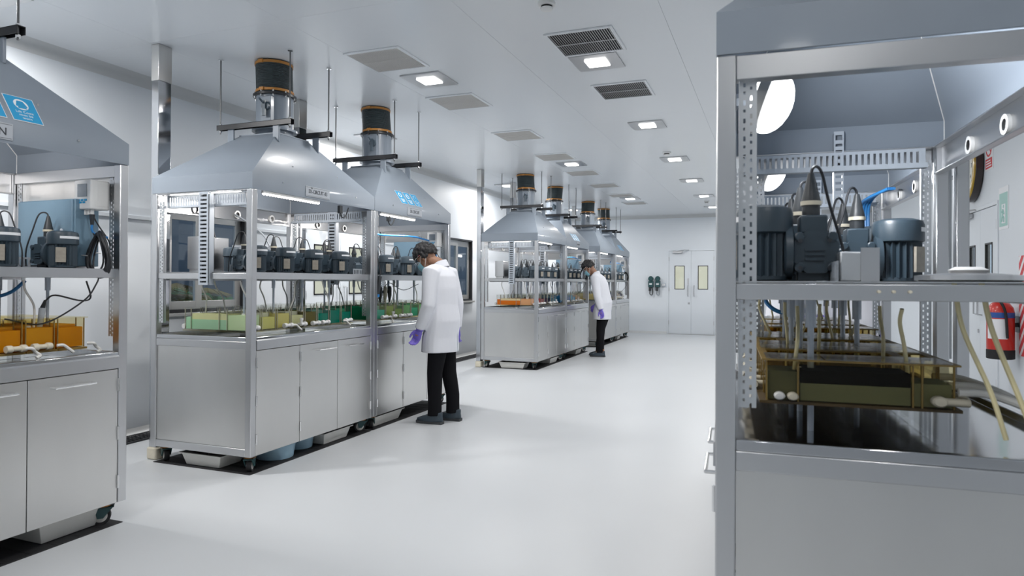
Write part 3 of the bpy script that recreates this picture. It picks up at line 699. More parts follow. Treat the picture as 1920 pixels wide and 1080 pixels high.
# ------------------------------------------------------------------ gear motors
def make_motor(dark):
    t = thing('gear_motor', '', 'motor'); mm = 'motord' if dark else 'motor'; prof = []; n = 22; rings = []
    for z in (.012, .125):
        rings.append([((.064 if k % 2 else .055)*cos(pi*k/n), (.064 if k % 2 else .055)*sin(pi*k/n), z) for k in range(2*n)])
    b = MB().loft(rings); b.lathe([(.05, 0), (.06, .004), (.06, .014)], n=22); obj('finned_body', b, mm, t)
    obj('fan_cover', MB().lathe([(.062, .118), (.071, .123), (.071, .172), (.066, .184), (.045, .191), (.012, .193)], n=28), mm, t)
    st = MB(); st.loft([[(.0716*cos(R(a)), .0716*sin(R(a)), z) for a in range(-135, -44, 10)] for z in (.15, .163)], caps=False, closed=False)
    obj('sticker', st, 'signw', t)
    obj('rating_plate', MB().box(-.022, -.004, .03, .022, .004, .105).xf(Matrix.Rotation(R(-42), 4, 'Z') @ Matrix.Translation((0, -.064, 0))), 'rust', t)
    obj('adaptor_disc', MB().lathe([(.058, .046), (.07, .05), (.07, .066), (.06, .07)], (0, 0, .074), 28, axis='y'), mm, t)
    g = MB()
    oc = [(.052*cos(R(22.5+45*k))/cos(R(22.5)), .052*sin(R(22.5+45*k))/cos(R(22.5))) for k in range(8)]
    g.loft([[(x, .118+a, .072+b) for a, b in oc] for x in (-.05, -.046, .046, .05)])
    for x in (-.05, .05):
        s = 1 if x > 0 else -1
        for a, b in ((-.037, -.037), (.037, -.037), (.037, .037), (-.037, .037)):
            g.lathe([(.012, -.012*0), (.012, s*.012), (.009, s*.014)], (x-s*.006, .118+a, .072+b), 10, axis='x')
        for q in (-.012, 0, .012): g.box(x, .115-.022, .066+q-.003, x+s*.006, .115+.022, .066+q+.003)
    g.box(-.03, .08, .002, .03, .15, .022)
    obj('gearbox', g, mm, t)
    obj('bolt_sockets', MB().lathe([(.0055, .0), (.0055, .0006)], (.0585, .082, .033), 8, axis='x').lathe([(.0055, 0), (.0055, .0006)], (.0585, .148, .033), 8, axis='x').lathe([(.0055, 0), (.0055, .0006)], (.0585, .082, .099), 8, axis='x').lathe([(.0055, 0), (.0055, .0006)], (.0585, .148, .099), 8, axis='x'), 'ink', t)
    obj('terminal_box', MB().box(-.034, .083, .118, .034, .147, .164), mm, t, .005)
    c = obj('connector', MB().lathe([(.021, .156), (.021, .19), (.0235, .192), (.0235, .2), (.02, .215), (.011, .255), (.007, .272)], (0, .112, 0), 16), 'plug', t)
    obj('union_ring', MB().lathe([(.0245, .1905), (.0245, .201)], (0, .112, 0), 16), 'cream' if dark else 'motord', c)
    obj('cable', MB().tube(bez([(0, .112, .268), (-.003, .116, .284), (-.016, .128, .29), (-.032, .142, .272), (-.046, .16, .2), (-.058, .19, .1), (-.05, .205, .02), (-.045, .21, .004)], 6), .0038, 7), 'cable', t)
    obj('drive_shaft', MB().cyl((0, .112, .004), (0, .112, -.115), .013, n=10).cyl((0, .112, -.11), (0, .112, -.4), .0075, n=10), 'rodb', t)
    return t
MPROTO = {}
def motor(dark, parent_m, x, y, rz, label, dz=0., sc=1.):
    if dark not in MPROTO: o = MPROTO[dark] = make_motor(dark)
    else: o = copy_tree(MPROTO[dark])
    mw = parent_m @ Matrix.Translation((x, y, 1.3757+dz)) @ Matrix.Rotation(rz, 4, 'Z')
    o.location = mw.translation; o.rotation_euler = mw.to_euler(); o.scale = (sc, sc, sc)
    tag(o, label, 'motor', 'grey gear motors on the shelves'); return o

# ------------------------------------------------------------------ mixer tanks
LIQ = {}
def liq(c, see=.2):
    k = (tuple(c), see)
    if k not in LIQ: LIQ[k] = liquid('liquid_%d' % len(LIQ), c, see)
    return LIQ[k]
TM = {}
def tank_mesh(flip, D, stained):
    k = (flip, D, stained)
    if k in TM: return TM[k]
    w, h, e = .142, .152, .004; pt = .17 if stained != 2 else .085; bk = .06 if stained != 2 else .1
    def Y(y): return D-y if flip else y
    sh = MB(); x0, x1 = -w/2, w/2
    sh.box(x0, 0, 0, x0+e, D, h).box(x1-e, 0, 0, x1, D, h).box(x0+e, 0, 0, x1-e, e, h).box(x0+e, D-e, 0, x1-e, D, h).box(x0+e, Y(pt), 0, x1-e, Y(pt+.005), h*.9).box(x0+e, Y(D-bk), 0, x1-e, Y(D-bk+.005), h*.75).box(x0+e, e, .001, x1-e, D-e, .004)
    ed = MB(); s = .0045; edl = []
    for x in (x0-.001, x1-s+.001):
        for y in ((-.001, D-s+.001, Y(pt)-s/2, Y(.24), Y(D-.06)) if stained != 2 else (-.001, D-s+.001, Y(pt)-s/2, Y(D-bk), Y(D-bk+.022))): ed.box(x, y, 0, x+s, y+s, h); edl.append((x, y, 0))
    fl = MB(); o = .012
    fl.box(x0-o, -o, h, x1+o, .012, h+.006).box(x0-o, D-.012, h, x1+o, D+o, h+.006).box(x0-o, .012, h, x0+.008, D-.012, h+.006).box(x1-.008, .012, h, x1+o, D-.012, h+.006).box(x0+.008, min(Y(pt-.01), Y(pt+.02)), h, x1-.008, max(Y(pt-.01), Y(pt+.02)), h+.006)
    ba = MB().box(x0-.004, -.018, -.011, x1+.004, D+.018, -.0005)
    lg = MB()
    lg.box(x0+.008, -.015, -.058, x1-.008, .015, -.0115)
    lid = MB().box(x0-.005, Y(.0) if not flip else Y(.15), h+.0065, x1+.005, Y(.15) if not flip else Y(0), h+.0105)
    if stained == 2: lid.box(x0-.005, min(Y(.155), Y(D-.005)), h+.0065, x1+.005, max(Y(.155), Y(D-.005)), h+.0105)
    for q in (.05, .1): lid.cyl((.03, Y(q), h+.0105), (.03, Y(q), h+.022), .011, n=6)
    tube = MB().cyl((x1-.035, -.0, .01), (x1-.035, -.0, .02), .002, n=4)
    cw = MB().cyl((0, Y(.09), .02), (0, Y(.09), .12), .011, n=12)
    va = MB()
    for sx in (-1, 1): va.lathe([(.0, 0), (.014, .001), (.017, .006), (.017, .03), (.013, .034)], (0, 0, 0), 12, axis='x').xf(Matrix()) if 0 else None
    yv = -.03
    va.cyl((-.03, yv, .02), (.03, yv, .02), .0125, n=12)
    va.lathe([(.017, -.047), (.0185, -.04), (.0185, -.022), (.014, -.018)], (0, yv, .02), 12, axis='x').lathe([(.014, .018), (.0185, .022), (.0185, .038), (.017, .045)], (0, yv, .02), 12, axis='x')
    va.cyl((0, yv, .02), (0, .004, .02), .011, n=10)
    vt = MB(); vt.cyl((-.012, yv, .02), (.03, yv, .02), .0125, n=12).lathe([(.014, .02), (.0185, .024), (.0185, .042), (.017, .05)], (0, yv, .02), 12, axis='x').cyl((-.005, yv, .02), (-.005, yv, .062), .0105, n=10).cyl((-.005, yv, .05), (-.005, yv, .068), .014, n=10).cyl((0, yv, .02), (0, .004, .02), .011, n=10)
    vb = MB(); yb = D+.038
    vb.lathe([(.017, -.05), (.0185, -.04), (.0185, .0), (.014, .006)], (0, yb, .02), 12, axis='x').cyl((-.03, yb, .02), (.03, yb, .02), .012, n=10).cyl((0, yb, .02), (0, D-.004, .02), .011, n=10)
    TM[k] = dict(shell=sh.mesh('shell', 'acrys' if stained else 'acry'), edges=ed.mesh('edges', 'stain' if stained else 'edge'), flange=fl.mesh('flange', 'stain' if stained == 2 else 'acrys' if stained else 'acry'),
                 base=ba.mesh('base', 'staind' if stained == 2 else 'stain' if stained else 'acrys'), legs=lg.mesh('legs', 'acry'), lid=lid.mesh('lid', 'cover' if stained == 2 else 'acry'), cw=cw.mesh('overflow', 'white'), va=va.mesh('valve', 'cream' if stained else 'white'), vt=vt.mesh('valve', 'cream' if stained else 'white'), vb=vb.mesh('valve', 'cream' if stained else 'white'),
                 liq={}, dims=(w, h, e, pt), bk=bk, edl=edl, edge=MB().box(0, 0, 0, s, s, h).mesh('edge', 'stain' if stained else 'edge'))
    return TM[k]
def tank(pm, x, y, D, flip, up_c, lo_c, frac, level, stained, label, see=.2, tubes=(), lid=True, hose=0, seed=0, right=False, near=True):
    T = tank_mesh(flip, D, stained); w, h, e, pt = T['dims']
    t = thing('mixer_tank', label, 'tank', (0, 0, 0), 0, 'clear mixer tanks with coloured liquids')
    mw = pm @ Matrix.Translation((x, y, .963)); t.scale = (1, 1, pm.to_scale().z); t.location = mw.translation; t.rotation_euler = mw.to_euler()
    link('shell', T['shell'], t); 
    if near:
        for q in T['edl']: link('corner_edge', T['edge'], t, q)
    else: link('corner_edges', T['edges'], t)['kind'] = 'stuff'
    link('top_flange', T['flange'], t); link('base_plate', T['base'], t)
    lgs = [link('support_block', T['legs'], t, (0, yy, 0)) for yy in (.045, D*.5, D-.05)]
    if right: mw = mw @ Matrix.Translation((0, 0, .036)); t.location = mw.translation; t.scale.z *= .77
    if right:
        for lg in lgs: lg.scale.z = 2.1; lg.location.z = .0115
    if lid: link('lid', T['lid'], t)
    link('overflow_tube', T['cw'], t); link('back_valve', T['vb'], t)
    rr = random.Random(seed)
    if seed % 5 != 2: link('front_valve', T['va' if seed % 3 else 'vt'], t, (rr.uniform(-.03, .03), 0, 0))
    def Y(q): return D-q if flip else q
    k = (frac, level, tuple(up_c), tuple(lo_c), see)
    if k not in T['liq']:
        x0, x1 = -w/2+e+.002, w/2-e-.002; zl = .005+frac*level*(h-.01); zt = .005+level*(h-.01)
        a, b = sorted((Y(pt+.0065), Y(D-T['bk']-.002))); c, d = sorted((Y(e+.001), Y(pt-.0015))); f, g = sorted((Y(D-T['bk']+.006), Y(D-e-.001)))
        lo = MB().box(x0, a, .0045, x1, b, zl).box(x0, f, .0045, x1, g, zl*.95+.02); upm = MB().box(x0, a, zl+.0003, x1, b, zt)
        mixc = [.5*p+.5*q for p, q in zip(up_c, lo_c)]
        mx = MB().box(x0, c, .0045, x1, d, min(h*.9, zt*.94))
        T['liq'][k] = (lo.mesh('lower', liq(lo_c, see)), upm.mesh('upper', liq(up_c, see)), mx.mesh('mixed', liq(mixc, see)))
    lo, upm, mx = T['liq'][k]
    link('settled_liquid', lo, t); link('floating_liquid', upm, t); link('mixed_liquid', mx, t)
    rr = random.Random(seed)
    for q, tm in tubes:
        yy = Y(q); a = rr.uniform(-.06, .06); b = rr.uniform(-.07, .07)
        obj('feed_tube', MB().tube(bez([(a, yy+b, .352), (a*.6, yy+b, .3), (a*.2+.03, yy+b*.6, .22), (.02, yy, .12), (.015, yy, .06)], 6), .0055, 7), tm, t)
    if hose:
        obj('drain_hose', MB().tube(bez([(.058, -.04, .02), (.08, -.06, .018), (.1, -.1*hose, -.0), (.12, -.115*hose, -.02), (.1, -.12*hose, -.03)] if hose < .9 else [(.058, -.038, .02), (.085, -.045, .02), (.11, -.05, .0), (.13, -.06, -.02)], 6), .008, 8), 'tubew', t)
    return t

# ------------------------------------------------------------------ people
def remesh(mb, voxel, smooth, m, parent, name, noise=0., ns=8., seed=0, label=None, sf=.5):
    me = bpy.data.meshes.new(name); me.from_pydata(mb.v, [], mb.f)
    bm = bmesh.new(); bm.from_mesh(me); bmesh.ops.recalc_face_normals(bm, faces=bm.faces); bm.to_mesh(me); bm.free()
    o = bpy.data.objects.new(name, me)
    r = o.modifiers.new('r', 'REMESH'); r.mode = 'VOXEL'; r.voxel_size = voxel
    if smooth: q = o.modifiers.new('s', 'SMOOTH'); q.iterations = smooth; q.factor = sf
    nm = evaluate(o); bpy.data.meshes.remove(me)
    if noise:
        from mathutils import noise as nz
        N = [n.vector.copy() for n in nm.vertex_normals]; out = []
        for v, n in zip(nm.vertices, N):
            p = v.co; out += list(p+n*(noise*nz.noise(Vector((p.x*ns+seed, p.y*ns, p.z*ns*.45)))))
        nm.vertices.foreach_set('co', out); nm.update()
    nm.name = name; nm.materials.clear(); nm.materials.append(K[m]); nm.polygons.foreach_set('use_smooth', [True]*len(nm.polygons))
    o = link(name, nm, parent)
    if label: o['label'] = label
    return o
def ering(c, rx, ry, n=20, tilt=0., tz=0.):
    m = Matrix.Rotation(tz, 3, 'Z') @ Matrix.Rotation(tilt, 3, 'Y')
    return [Vector(c)+m @ Vector((rx*cos(2*pi*j/n), ry*sin(2*pi*j/n), 0)) for j in range(n)]
def hand(mb, wrist, elbow, fwd, side, sc=1.):
    """a relaxed hand: palm, four bent fingers and a thumb; fwd is the thumb side"""
    d = (Vector(wrist)-Vector(elbow)).normalized(); f = (Vector(fwd)-d*Vector(fwd).dot(d)).normalized(); s = d.cross(f).normalized()*side
    m = Matrix((f, s, d)).transposed()
    def P(a, b, c): return Vector(wrist)+m @ Vector((a, b, c))*sc
    mb.loft([[P(rx*cos(2*pi*j/12), .004+ry*sin(2*pi*j/12), z) for j in range(12)] for z, rx, ry in ((-.05, .034, .028), (0, .031, .022), (.03, .041, .018), (.07, .046, .018), (.092, .042, .015))])
    for k, (x, l) in enumerate(((.033, .072), (.012, .08), (-.01, .074), (-.031, .058))):
        pts = [P(x*.9, 0, .07), P(x, .002, .093), P(x*.98, .02, .093+l*.42), P(x*.92, .048, .093+l*.62), P(x*.86, .068, .093+l*.66)]
        mb.tube(pts, [.0105, .0105, .0095, .0088, .0072], 8)
    mb.tube([P(.03, .004, .02), P(.052, .012, .045), P(.06, .022, .075), (P(.056, .032, .1))], [.014, .0125, .0105, .008], 8)
def person(label, loc, rotz, lean=.08, bend=.6, neck=.5, arm_l=None, arm_r=None, detail=1, foot_gap=(.0, .0), height=1., group='technicians in white lab coats', cap=False, sock=False, hem=.66, nk=.6):
    """x forward, y left. lean/bend: torso tilt (rad) low/high, neck: head pitch"""
    t = thing('person', label, 'person', loc, rotz, group)
    t.scale = (height,)*3
    # spine
    def fwdx(z):  # forward offset of the torso axis by height
        if z < .95: return 0.
        q = z-.95; return lean*q+bend*q*q*.5
    def tl(z): return 0 if z < .95 else math.atan(lean+bend*(z-.95))
    sh = Vector((fwdx(1.4)+0.0, 0, 1.40)); nb = Vector((fwdx(1.47)+.015, 0, 1.465))
    hd = nb+Vector((sin(.35+neck*nk)*.15, 0, cos(.35+neck*nk)*.15))
    hm = Matrix.Rotation(neck, 3, 'Y')
    feet = [(foot_gap[0], .1), (foot_gap[1], -.1)]
    arms = []
    for s, a in ((1, arm_l), (-1, arm_r)):
        S0 = sh+Vector((0, s*.185, 0)); E = a[0] if a else (S0.x-.02, s*.235, 1.1); Wr = a[1] if a else (S0.x+.06, s*.235, .85)
        arms.append((s, S0, Vector(E), Vector(Wr)))
    # continuous body
    b = MB(); ks = [(.86, .1, .15), (.95, .11, .16), (1.1, .1, .145), (1.25, .115, .165), (1.36, .11, .185), (1.42, .075, .15), (1.46, .055, .07)]
    b.loft([ering((fwdx(z), 0, z), rx, ry, 20, tl(z)) for z, rx, ry in ks])
    b.tube([nb-Vector((.03, 0, .06)), nb+Vector((.01, 0, .03)), hd-hm @ Vector((.02, 0, .05))], [.062, .056, .058], 14)
    b.ell(hd+hm @ Vector((-.008, 0, .035)), .098, .077, .098, 20, mtx=hm); b.ell(hd+hm @ Vector((.038, 0, -.04)), .062, .057, .085, 18, mtx=hm)
    b.ell(hd+hm @ Vector((.072, 0, -.1)), .022, .026, .02, 10, mtx=hm)
    b.tube([hd+hm @ Vector((.09, 0, .015)), hd+hm @ Vector((.113, 0, -.025)), hd+hm @ Vector((.1, 0, -.04))], [.009, .014, .013], 8)
    b.box(.0, -.001, 0, .001, .001, .001) if 0 else None
    for s in (-1, 1):
        b.ell(hd+hm @ Vector((-.005, s*.08, -.012)), .02, .012, .033, 12, mtx=hm)
    for i, (fx, fy) in enumerate(feet):
        b.tube([(0, fy*.9, .9), (.01+fx*.25, fy*.97, .68), (.02+fx*.5, fy, .47), (fx*.9, fy, .25), (fx-.0, fy, .12), (fx, fy, .05)], [.07, .06, .05, .045, .042, .042], 12)
        b.loft([ering((fx+dx, fy, z), rx, .04, 12) for dx, z, rx in ((.05, .012, .1), (.05, .04, .1), (.02, .08, .055))])
    for s, S0, E, Wr in arms:
        b.tube([S0-Vector((0, s*.06, -.01)), S0, S0.lerp(E, .5), E, E.lerp(Wr, .4), E.lerp(Wr, .93)], [.06, .058, .047, .041, .04, .02], 12); hand(b, Wr, E, (1, 0, 0), -1 if s > 0 else 1, .36)
    body = remesh(b, .0075 if detail else .016, 4, 'skin', t, 'body', label='brown skin at face and neck')
    # trousers, shoes
    tr = MB(); tr.loft([ering((0, 0, z), rx, ry, 20) for z, rx, ry in ((.8, .11, .155), (.88, .125, .17), (1.0, .12, .165))])
    for fx, fy in feet:
        tr.loft([ering(c, r1, r2, 16) for c, r1, r2 in (((0, fy*.85, .9), .105, .085), ((.01, fy*.95, .7), .092, .082), ((.02+fx*.5, fy, .47), .073, .07), ((fx*.9, fy, .25), .066, .064), ((fx, fy, .1), .067, .062), ((fx+.005, fy, .075), .066, .06))])
    remesh(tr, .011 if detail else .02, 3, 'black_cloth', t, 'trousers', .008, 9, 3)
    for fx, fy in feet:
        sl = MB(); prof = [(-.085, .028), (-.08, .036), (-.02, .036), (.06, .042), (.12, .046), (.165, .038), (.19, .016)]
        for z in (0,):
            pts = [(fx+x, fy+w) for x, w in prof]+[(fx+x, fy-w) for x, w in reversed(prof)]
            sl.loft([[(x, y, zz) for x, y in pts] for zz in (.0005, .024)])
        so = obj('shoe_sole', sl, 'sole', t)
        u = MB(); u.loft([[Vector((fx+cx+rx*cos(2*pi*j/20), fy+ry*sin(2*pi*j/20), z)) for j in range(20)] for cx, z, rx, ry in ((.052, .02, .138, .043), (.05, .045, .136, .045), (.02, .07, .1, .042), (-.015, .088, .066, .042), (-.022, .11, .056, .041))])
        remesh(u, .006 if detail else .012, 3, 'shoe', t, 'shoe_upper')
        lc = MB()
        for k in range(4): lc.tube([(fx+.045+k*.018, fy-.022, .092-k*.01), (fx+.05+k*.018, fy, .099-k*.01), (fx+.045+k*.018, fy+.022, .092-k*.01)], .004, 5)
        obj('laces', lc, 'orange' if sock else 'sole', t)
        if sock: obj('sock', MB().lathe([(.047, .09), (.048, .135)], (fx-.02, fy, 0), 16), 'ankle', t)
    # lab coat
    c = MB(); kc = [(hem, .165, .225), (.8, .16, .215), (.95, .15, .2), (1.1, .138, .188), (1.25, .145, .2), (1.36, .135, .205), (1.42, .1, .175), (1.462, .068, .1)]
    hs = lambda z: .03*(z < .9)
    c.loft([ering((fwdx(z)+hs(z), 0, z), rx, ry, 24, tl(z)) for z, rx, ry in kc])
    for s, S0, E, Wr in arms:
        W2 = E.lerp(Wr, .93)
        c.tube([S0-Vector((0, s*.08, -.005)), S0+Vector((0, 0, .0)), S0.lerp(E, .5), E, E.lerp(Wr, .5), W2], [.075, .08, .07, .062, .057, .05], 16)
    co = remesh(c, .0085 if detail else .018, 5, 'coat', t, 'lab_coat', .012, 5, 11)
    cl = MB(); n = 22; rg = []
    for h, k in ((-.03, 1.18), (.028, 1.0), (.03, .94), (-.02, .98)):
        rg.append([nb+Vector((-.012+.072*k*cos(2*pi*j/n)+.25*h, .077*k*sin(2*pi*j/n), h+.0-(.045*max(0, cos(2*pi*j/n)))-.03*cos(2*pi*j/n))) for j in range(n)])
    obj('collar', MB().loft(rg+[rg[0]], caps=False), 'coat', t)
    vt = MB(); vt.tube([(-.131, -.04, hem+.004), (-.129, -.04, hem+.13), (-.135, -.04, hem+.26)], [.004, .004, .001], 6); obj('back_vent', vt, 'trunk', t)
    pk = MB(); pk.loft([[(.11*cos(R(a))-.02, .225*sin(R(a)) , z) for a in (50, 65, 80, 95, 110)] for z in (.79, .96)], caps=False, closed=False)
    # gloves
    for s, S0, E, Wr in arms:
        g = MB(); hand(g, Wr, E, (1, 0, 0), -1 if s > 0 else 1, .95)
        g.tube([E.lerp(Wr, .8), E.lerp(Wr, .98), Wr], [.04, .037, .033], 12)
        remesh(g, .0042 if detail else .008, 3, 'glove', t, 'glove')
    # head details
    h = MB(); rr = random.Random(len(label))
    for k in range(300 if detail else 110):
        a, z = rr.random()*2*pi, rr.uniform(-.45, 1); q = sqrt(max(0, 1-z*z)); p = Vector((q*cos(a), q*sin(a), z))
        lim = .22 if p.x > .45 else (.05 if p.x > .0 else -.62)
        if p.z < lim: continue
        r_ = rr.uniform(.014, .023); e = 1.0 if cap else 1.03+.12*rr.random()
        h.ell(hd+hm @ Vector((-.008+p.x*.098*e, p.y*.077*e, .035+p.z*.098*e)), r_, r_, r_, 8)
    h.ell(hd+hm @ Vector((-.015, 0, .05)), .1, .08, .092, 18, mtx=hm)
    remesh(h, .0055 if detail else .011, 1, 'hair', t, 'hair', .004, 60, 5)
    mk = MB(); rows = []
    for i in range(9):
        z = -.015-i*.0125
        rows.append([hd+hm @ Vector((.03+(.098-.028*abs(i-2.2)/6.8*(1 if i > 2 else .8)+(.002 if i % 2 else 0))*cos(R(a)), (.077-.014*max(0, i-3)/5)*sin(R(a)), z+.006*abs(a)/80)) for a in range(-78, 79, 12)])
    mk.loft(rows, caps=False, closed=False); mko = obj('face_mask', mk, 'mask', t)
    lp = MB()
    for s in (-1, 1):
        lp.tube(bez([hd+hm @ Vector((.048, s*.076, -.02)), hd+hm @ Vector((.02, s*.084, .008)), hd+hm @ Vector((-.022, s*.086, .018)), hd+hm @ Vector((-.03, s*.084, -.02)), hd+hm @ Vector((.01, s*.08, -.06)), hd+hm @ Vector((.05, s*.068, -.088))], 5), .0022, 6)
    obj('ear_loop', lp, 'white', mko)
    gg = MB(); gg.loft([[hd+hm @ Vector((.02+(.1+dx)*cos(R(a)), .083*sin(R(a)), z)) for a in range(-82, 83, 11)] for z, dx in ((-.018, -.002), (.01, .006), (.038, .0))], caps=False, closed=False)
    go = obj('safety_goggles', gg, 'lens', t)
    fr = MB()
    for z, dx in ((-.019, -.002), (.039, .0)): fr.tube([hd+hm @ Vector((.02+(.1+dx)*cos(R(a)), .083*sin(R(a)), z)) for a in range(-82, 83, 11)], .0028, 6)
    for s in (-1, 1): fr.tube([hd+hm @ Vector((.035, s*.084, .038)), hd+hm @ Vector((-.03, s*.088, .03))], .003, 6)
    obj('goggle_frame', fr, 'white', go)
    obj('head_strap', MB().tube([hd+hm @ Vector((-.008+.108*cos(2*pi*j/24), .088*sin(2*pi*j/24), .036)) for j in range(25) if abs((j % 24)-0) > 4 and (j % 24) < 20], .0035, 6), 'redp' if not cap else 'black', t)
    for s in (-1, 1):
        e = obj('eye', MB().ell(hd+hm @ Vector((.084, s*.032, .008)), .012, .012, .012, 12), 'white', t)
        obj('iris', MB().ell(hd+hm @ Vector((.0935, s*.033, .006)), .004, .005, .005, 8), 'ink', e)
        obj('eyebrow', MB().tube([hd+hm @ Vector((.088, s*.018, .03)), hd+hm @ Vector((.082, s*.05, .03))], .004, 6), 'hair', t)
    return t

# ------------------------------------------------------------------ place the rows
XF, OFF = -3.2845, R(90)
def pm_left(y0): return Matrix.Translation((XF, y0, 0)) @ Matrix.Rotation(R(90), 4, 'Z')
AR = math.atan(.06)
def hp(s, t): return Vector((-.14+s*cos(AR)-t*sin(AR), 1.807+s*sin(AR)+t*cos(AR), 0))
ZR, DZ = .982, -.03   # the right-hand benches stand a little lower, their shelves too
def pm_right(k): return Matrix.Translation(hp(.09*k, UL*(k+1)+.004*k)) @ Matrix.Rotation(AR-R(90), 4, 'Z') @ Matrix.Diagonal((1, 1, ZR, 1))
yel, mint, olive, dgreen, green, lime, amber = (.78, .76, .42), (.45, .74, .52), (.3, .33, .03), (.0, .34, .23), (.03, .56, .27), (.5, .7, .2), (.85, .42, .02)
clearw = (.93, .94, .78)
A_ = [((.95, .55, .06), (.95, .46, .02))]*8
B_ = [((.93, .92, .56), (.6, .92, .66)), (clearw, (.92, .9, .36)), ((.92, .9, .5), (.9, .78, .12)), (clearw, (.9, .9, .55)), (olive, (.12, .02, .02)), ((.2, .5, .4), dgreen), (dgreen, dgreen), (green, dgreen)]
C_ = [(green, (.02, .36, .2)), ((.5, .75, .6), (.1, .6, .42)), (lime, (.45, .5, .1)), ((.5, .6, .2), (.35, .55, .12)), (lime, green), ((.1, .5, .2), green), (green, lime), (lime, lime)]
D_ = [((.98, .86, .55), (.95, .24, .01)), ((.8, .4, .3), (.75, .2, .1)), ((.5, .04, .02), (.4, .02, .02)), ((.55, .25, .25), (.5, .2, .22)), ((.1, .05, .1), (.05, .02, .06)), ((.06, .2, .3), (.02, .02, .06)), ((.03, .25, .35), (.02, .03, .1)), ((.1, .4, .5), (.03, .2, .3))]
E_ = [((.12, .55, .85), (.08, .42, .8))]*2+[((.16, .45, .8), (.08, .26, .7))]*2+[((.12, .52, .75), (.06, .42, .7))]*2+[((.85, .62, .4), (.8, .5, .28))]*2
F_ = [((.85, .76, .42), (.82, .68, .3))]*3+[((.8, .66, .5), (.75, .5, .35))]*3+[((.3, .35, .6), (.1, .12, .4))]*2
G_ = [((.2, .25, .5), (.05, .06, .25))]*4+[((.8, .75, .7), (.75, .6, .45))]*2+[((.1, .12, .35), (.04, .05, .2))]*2
H_ = [((.004, .003, .002), (.34, .37, .27))]+[((.3, .22, .08), (.2, .17, .08))]+[((.72, .7, .62), (.6, .56, .42))]*6
I_ = [((.72, .7, .62), (.55, .5, .34))]*8
ROWS = [
 # key, matrix, end0, end1, label of the bench, short name, liquids, motors front, motors back, tank depth
 ('A', pm_left(1.154), 'plain', 'cabinet', 'steel workstation of the amber tanks, cut off at the picture edge', 'amber-tank bench', A_, (.34, .63, .926, 1.216), (.48, .77, 1.07), .52),
 ('B', pm_left(3.567), 'tray', 'tray', 'steel workstation with pale yellow end tank and green tanks', 'yellow-to-green bench', B_, (.19, .49, .82, 1.17), (.35, .66, 1.0, 1.3), .56),
 ('C', pm_left(5.057), 'plain', 'cabinet', 'steel workstation with lime green tanks behind the taller technician', 'lime-tank bench', C_, (.4, .79, 1.12), (.25, .6, .96), .56),
 ('D', pm_left(9.43), 'tray', 'tray', 'far steel workstation with the orange end tank and red tanks', 'orange-tank bench', D_, (.19, .49, .82, 1.17), (.35, .66, 1.0, 1.3), .56),
 ('E', pm_left(10.92), 'plain', 'cabinet', 'far steel workstation with blue tanks beside the bending technician', 'blue-tank bench', E_, (.3, .56, .82, 1.1), (.43, .7, .96), .56),
 ('F', pm_left(13.27), 'tray', 'tray', 'last but one steel workstation, straw yellow tanks behind the bending technician', 'straw-tank bench', F_, (.19, .49, .82, 1.17), (.35, .66, 1.0), .56),
 ('G', pm_left(14.76), 'plain', 'cabinet', 'last steel workstation of the left row, navy tanks near the end wall', 'navy-tank bench', G_, (.4, .79, 1.12), (.6, .96), .56),
 ('H', pm_right(0), 'tray', 'plain', 'close right-hand steel workstation with dark brown tank, seen end on', 'brown-tank bench', H_, (1.18, .87, .55, .23), (.64, .33), .47),
 ('I', pm_right(1), 'tray', 'plain', 'right-hand steel workstation directly behind the brown-tank one', 'rear right bench', I_, (1.18, .87, .55, .23), (.95, .64), .47),
]
SIGNS = [(.46, .118, .0, .155, None), (.6, .118, .0, .155, None), (.74, .118, .0, .155, 'Lab Coats\nmust be\nworn')]
SIGNS_A = [(.56, .138, .0, .16, None), (.725, .138, .0, .16, None), (.89, .138, .0, .16, 'Lab Coats\nmust be\nworn')]
HOODS = dict(A=dict(plate=('N', .58, .886), signs=SIGNS_A), B=dict(plate=('SX-CIRCUIT-03', .55, .84), plug=1.02, end=True), C=dict(plate=('SX-CIRCUIT', .56, .84), signs=SIGNS, plug=.27), D=dict(plug=.6, end=True), E=dict(plate=('SX-CIRCUIT', .62, .84), signs=SIGNS), F=dict(end=True), G=dict(signs=SIGNS), H=dict(led=False, bulk=True), I=dict(led=False, bulk=True))
HL = dict(A='grey hood with the big lab coat sign, over the amber tanks', B='grey pyramid hood with printed name plate, over the yellow-to-green bench', C='grey hood with three small blue signs, over the lime-tank bench',
          D='far grey hood over the orange-tank bench', E='far grey hood with blue signs over the blue-tank bench', F='far grey hood over the straw-tank bench', G='last grey hood with blue signs, nearest the end wall',
          H='grey hood over the close right-hand bench, glowing bulkhead lamp inside', I='grey hood of the rear right bench, seen below the close one')
near_first = lambda k: k not in 'HI'
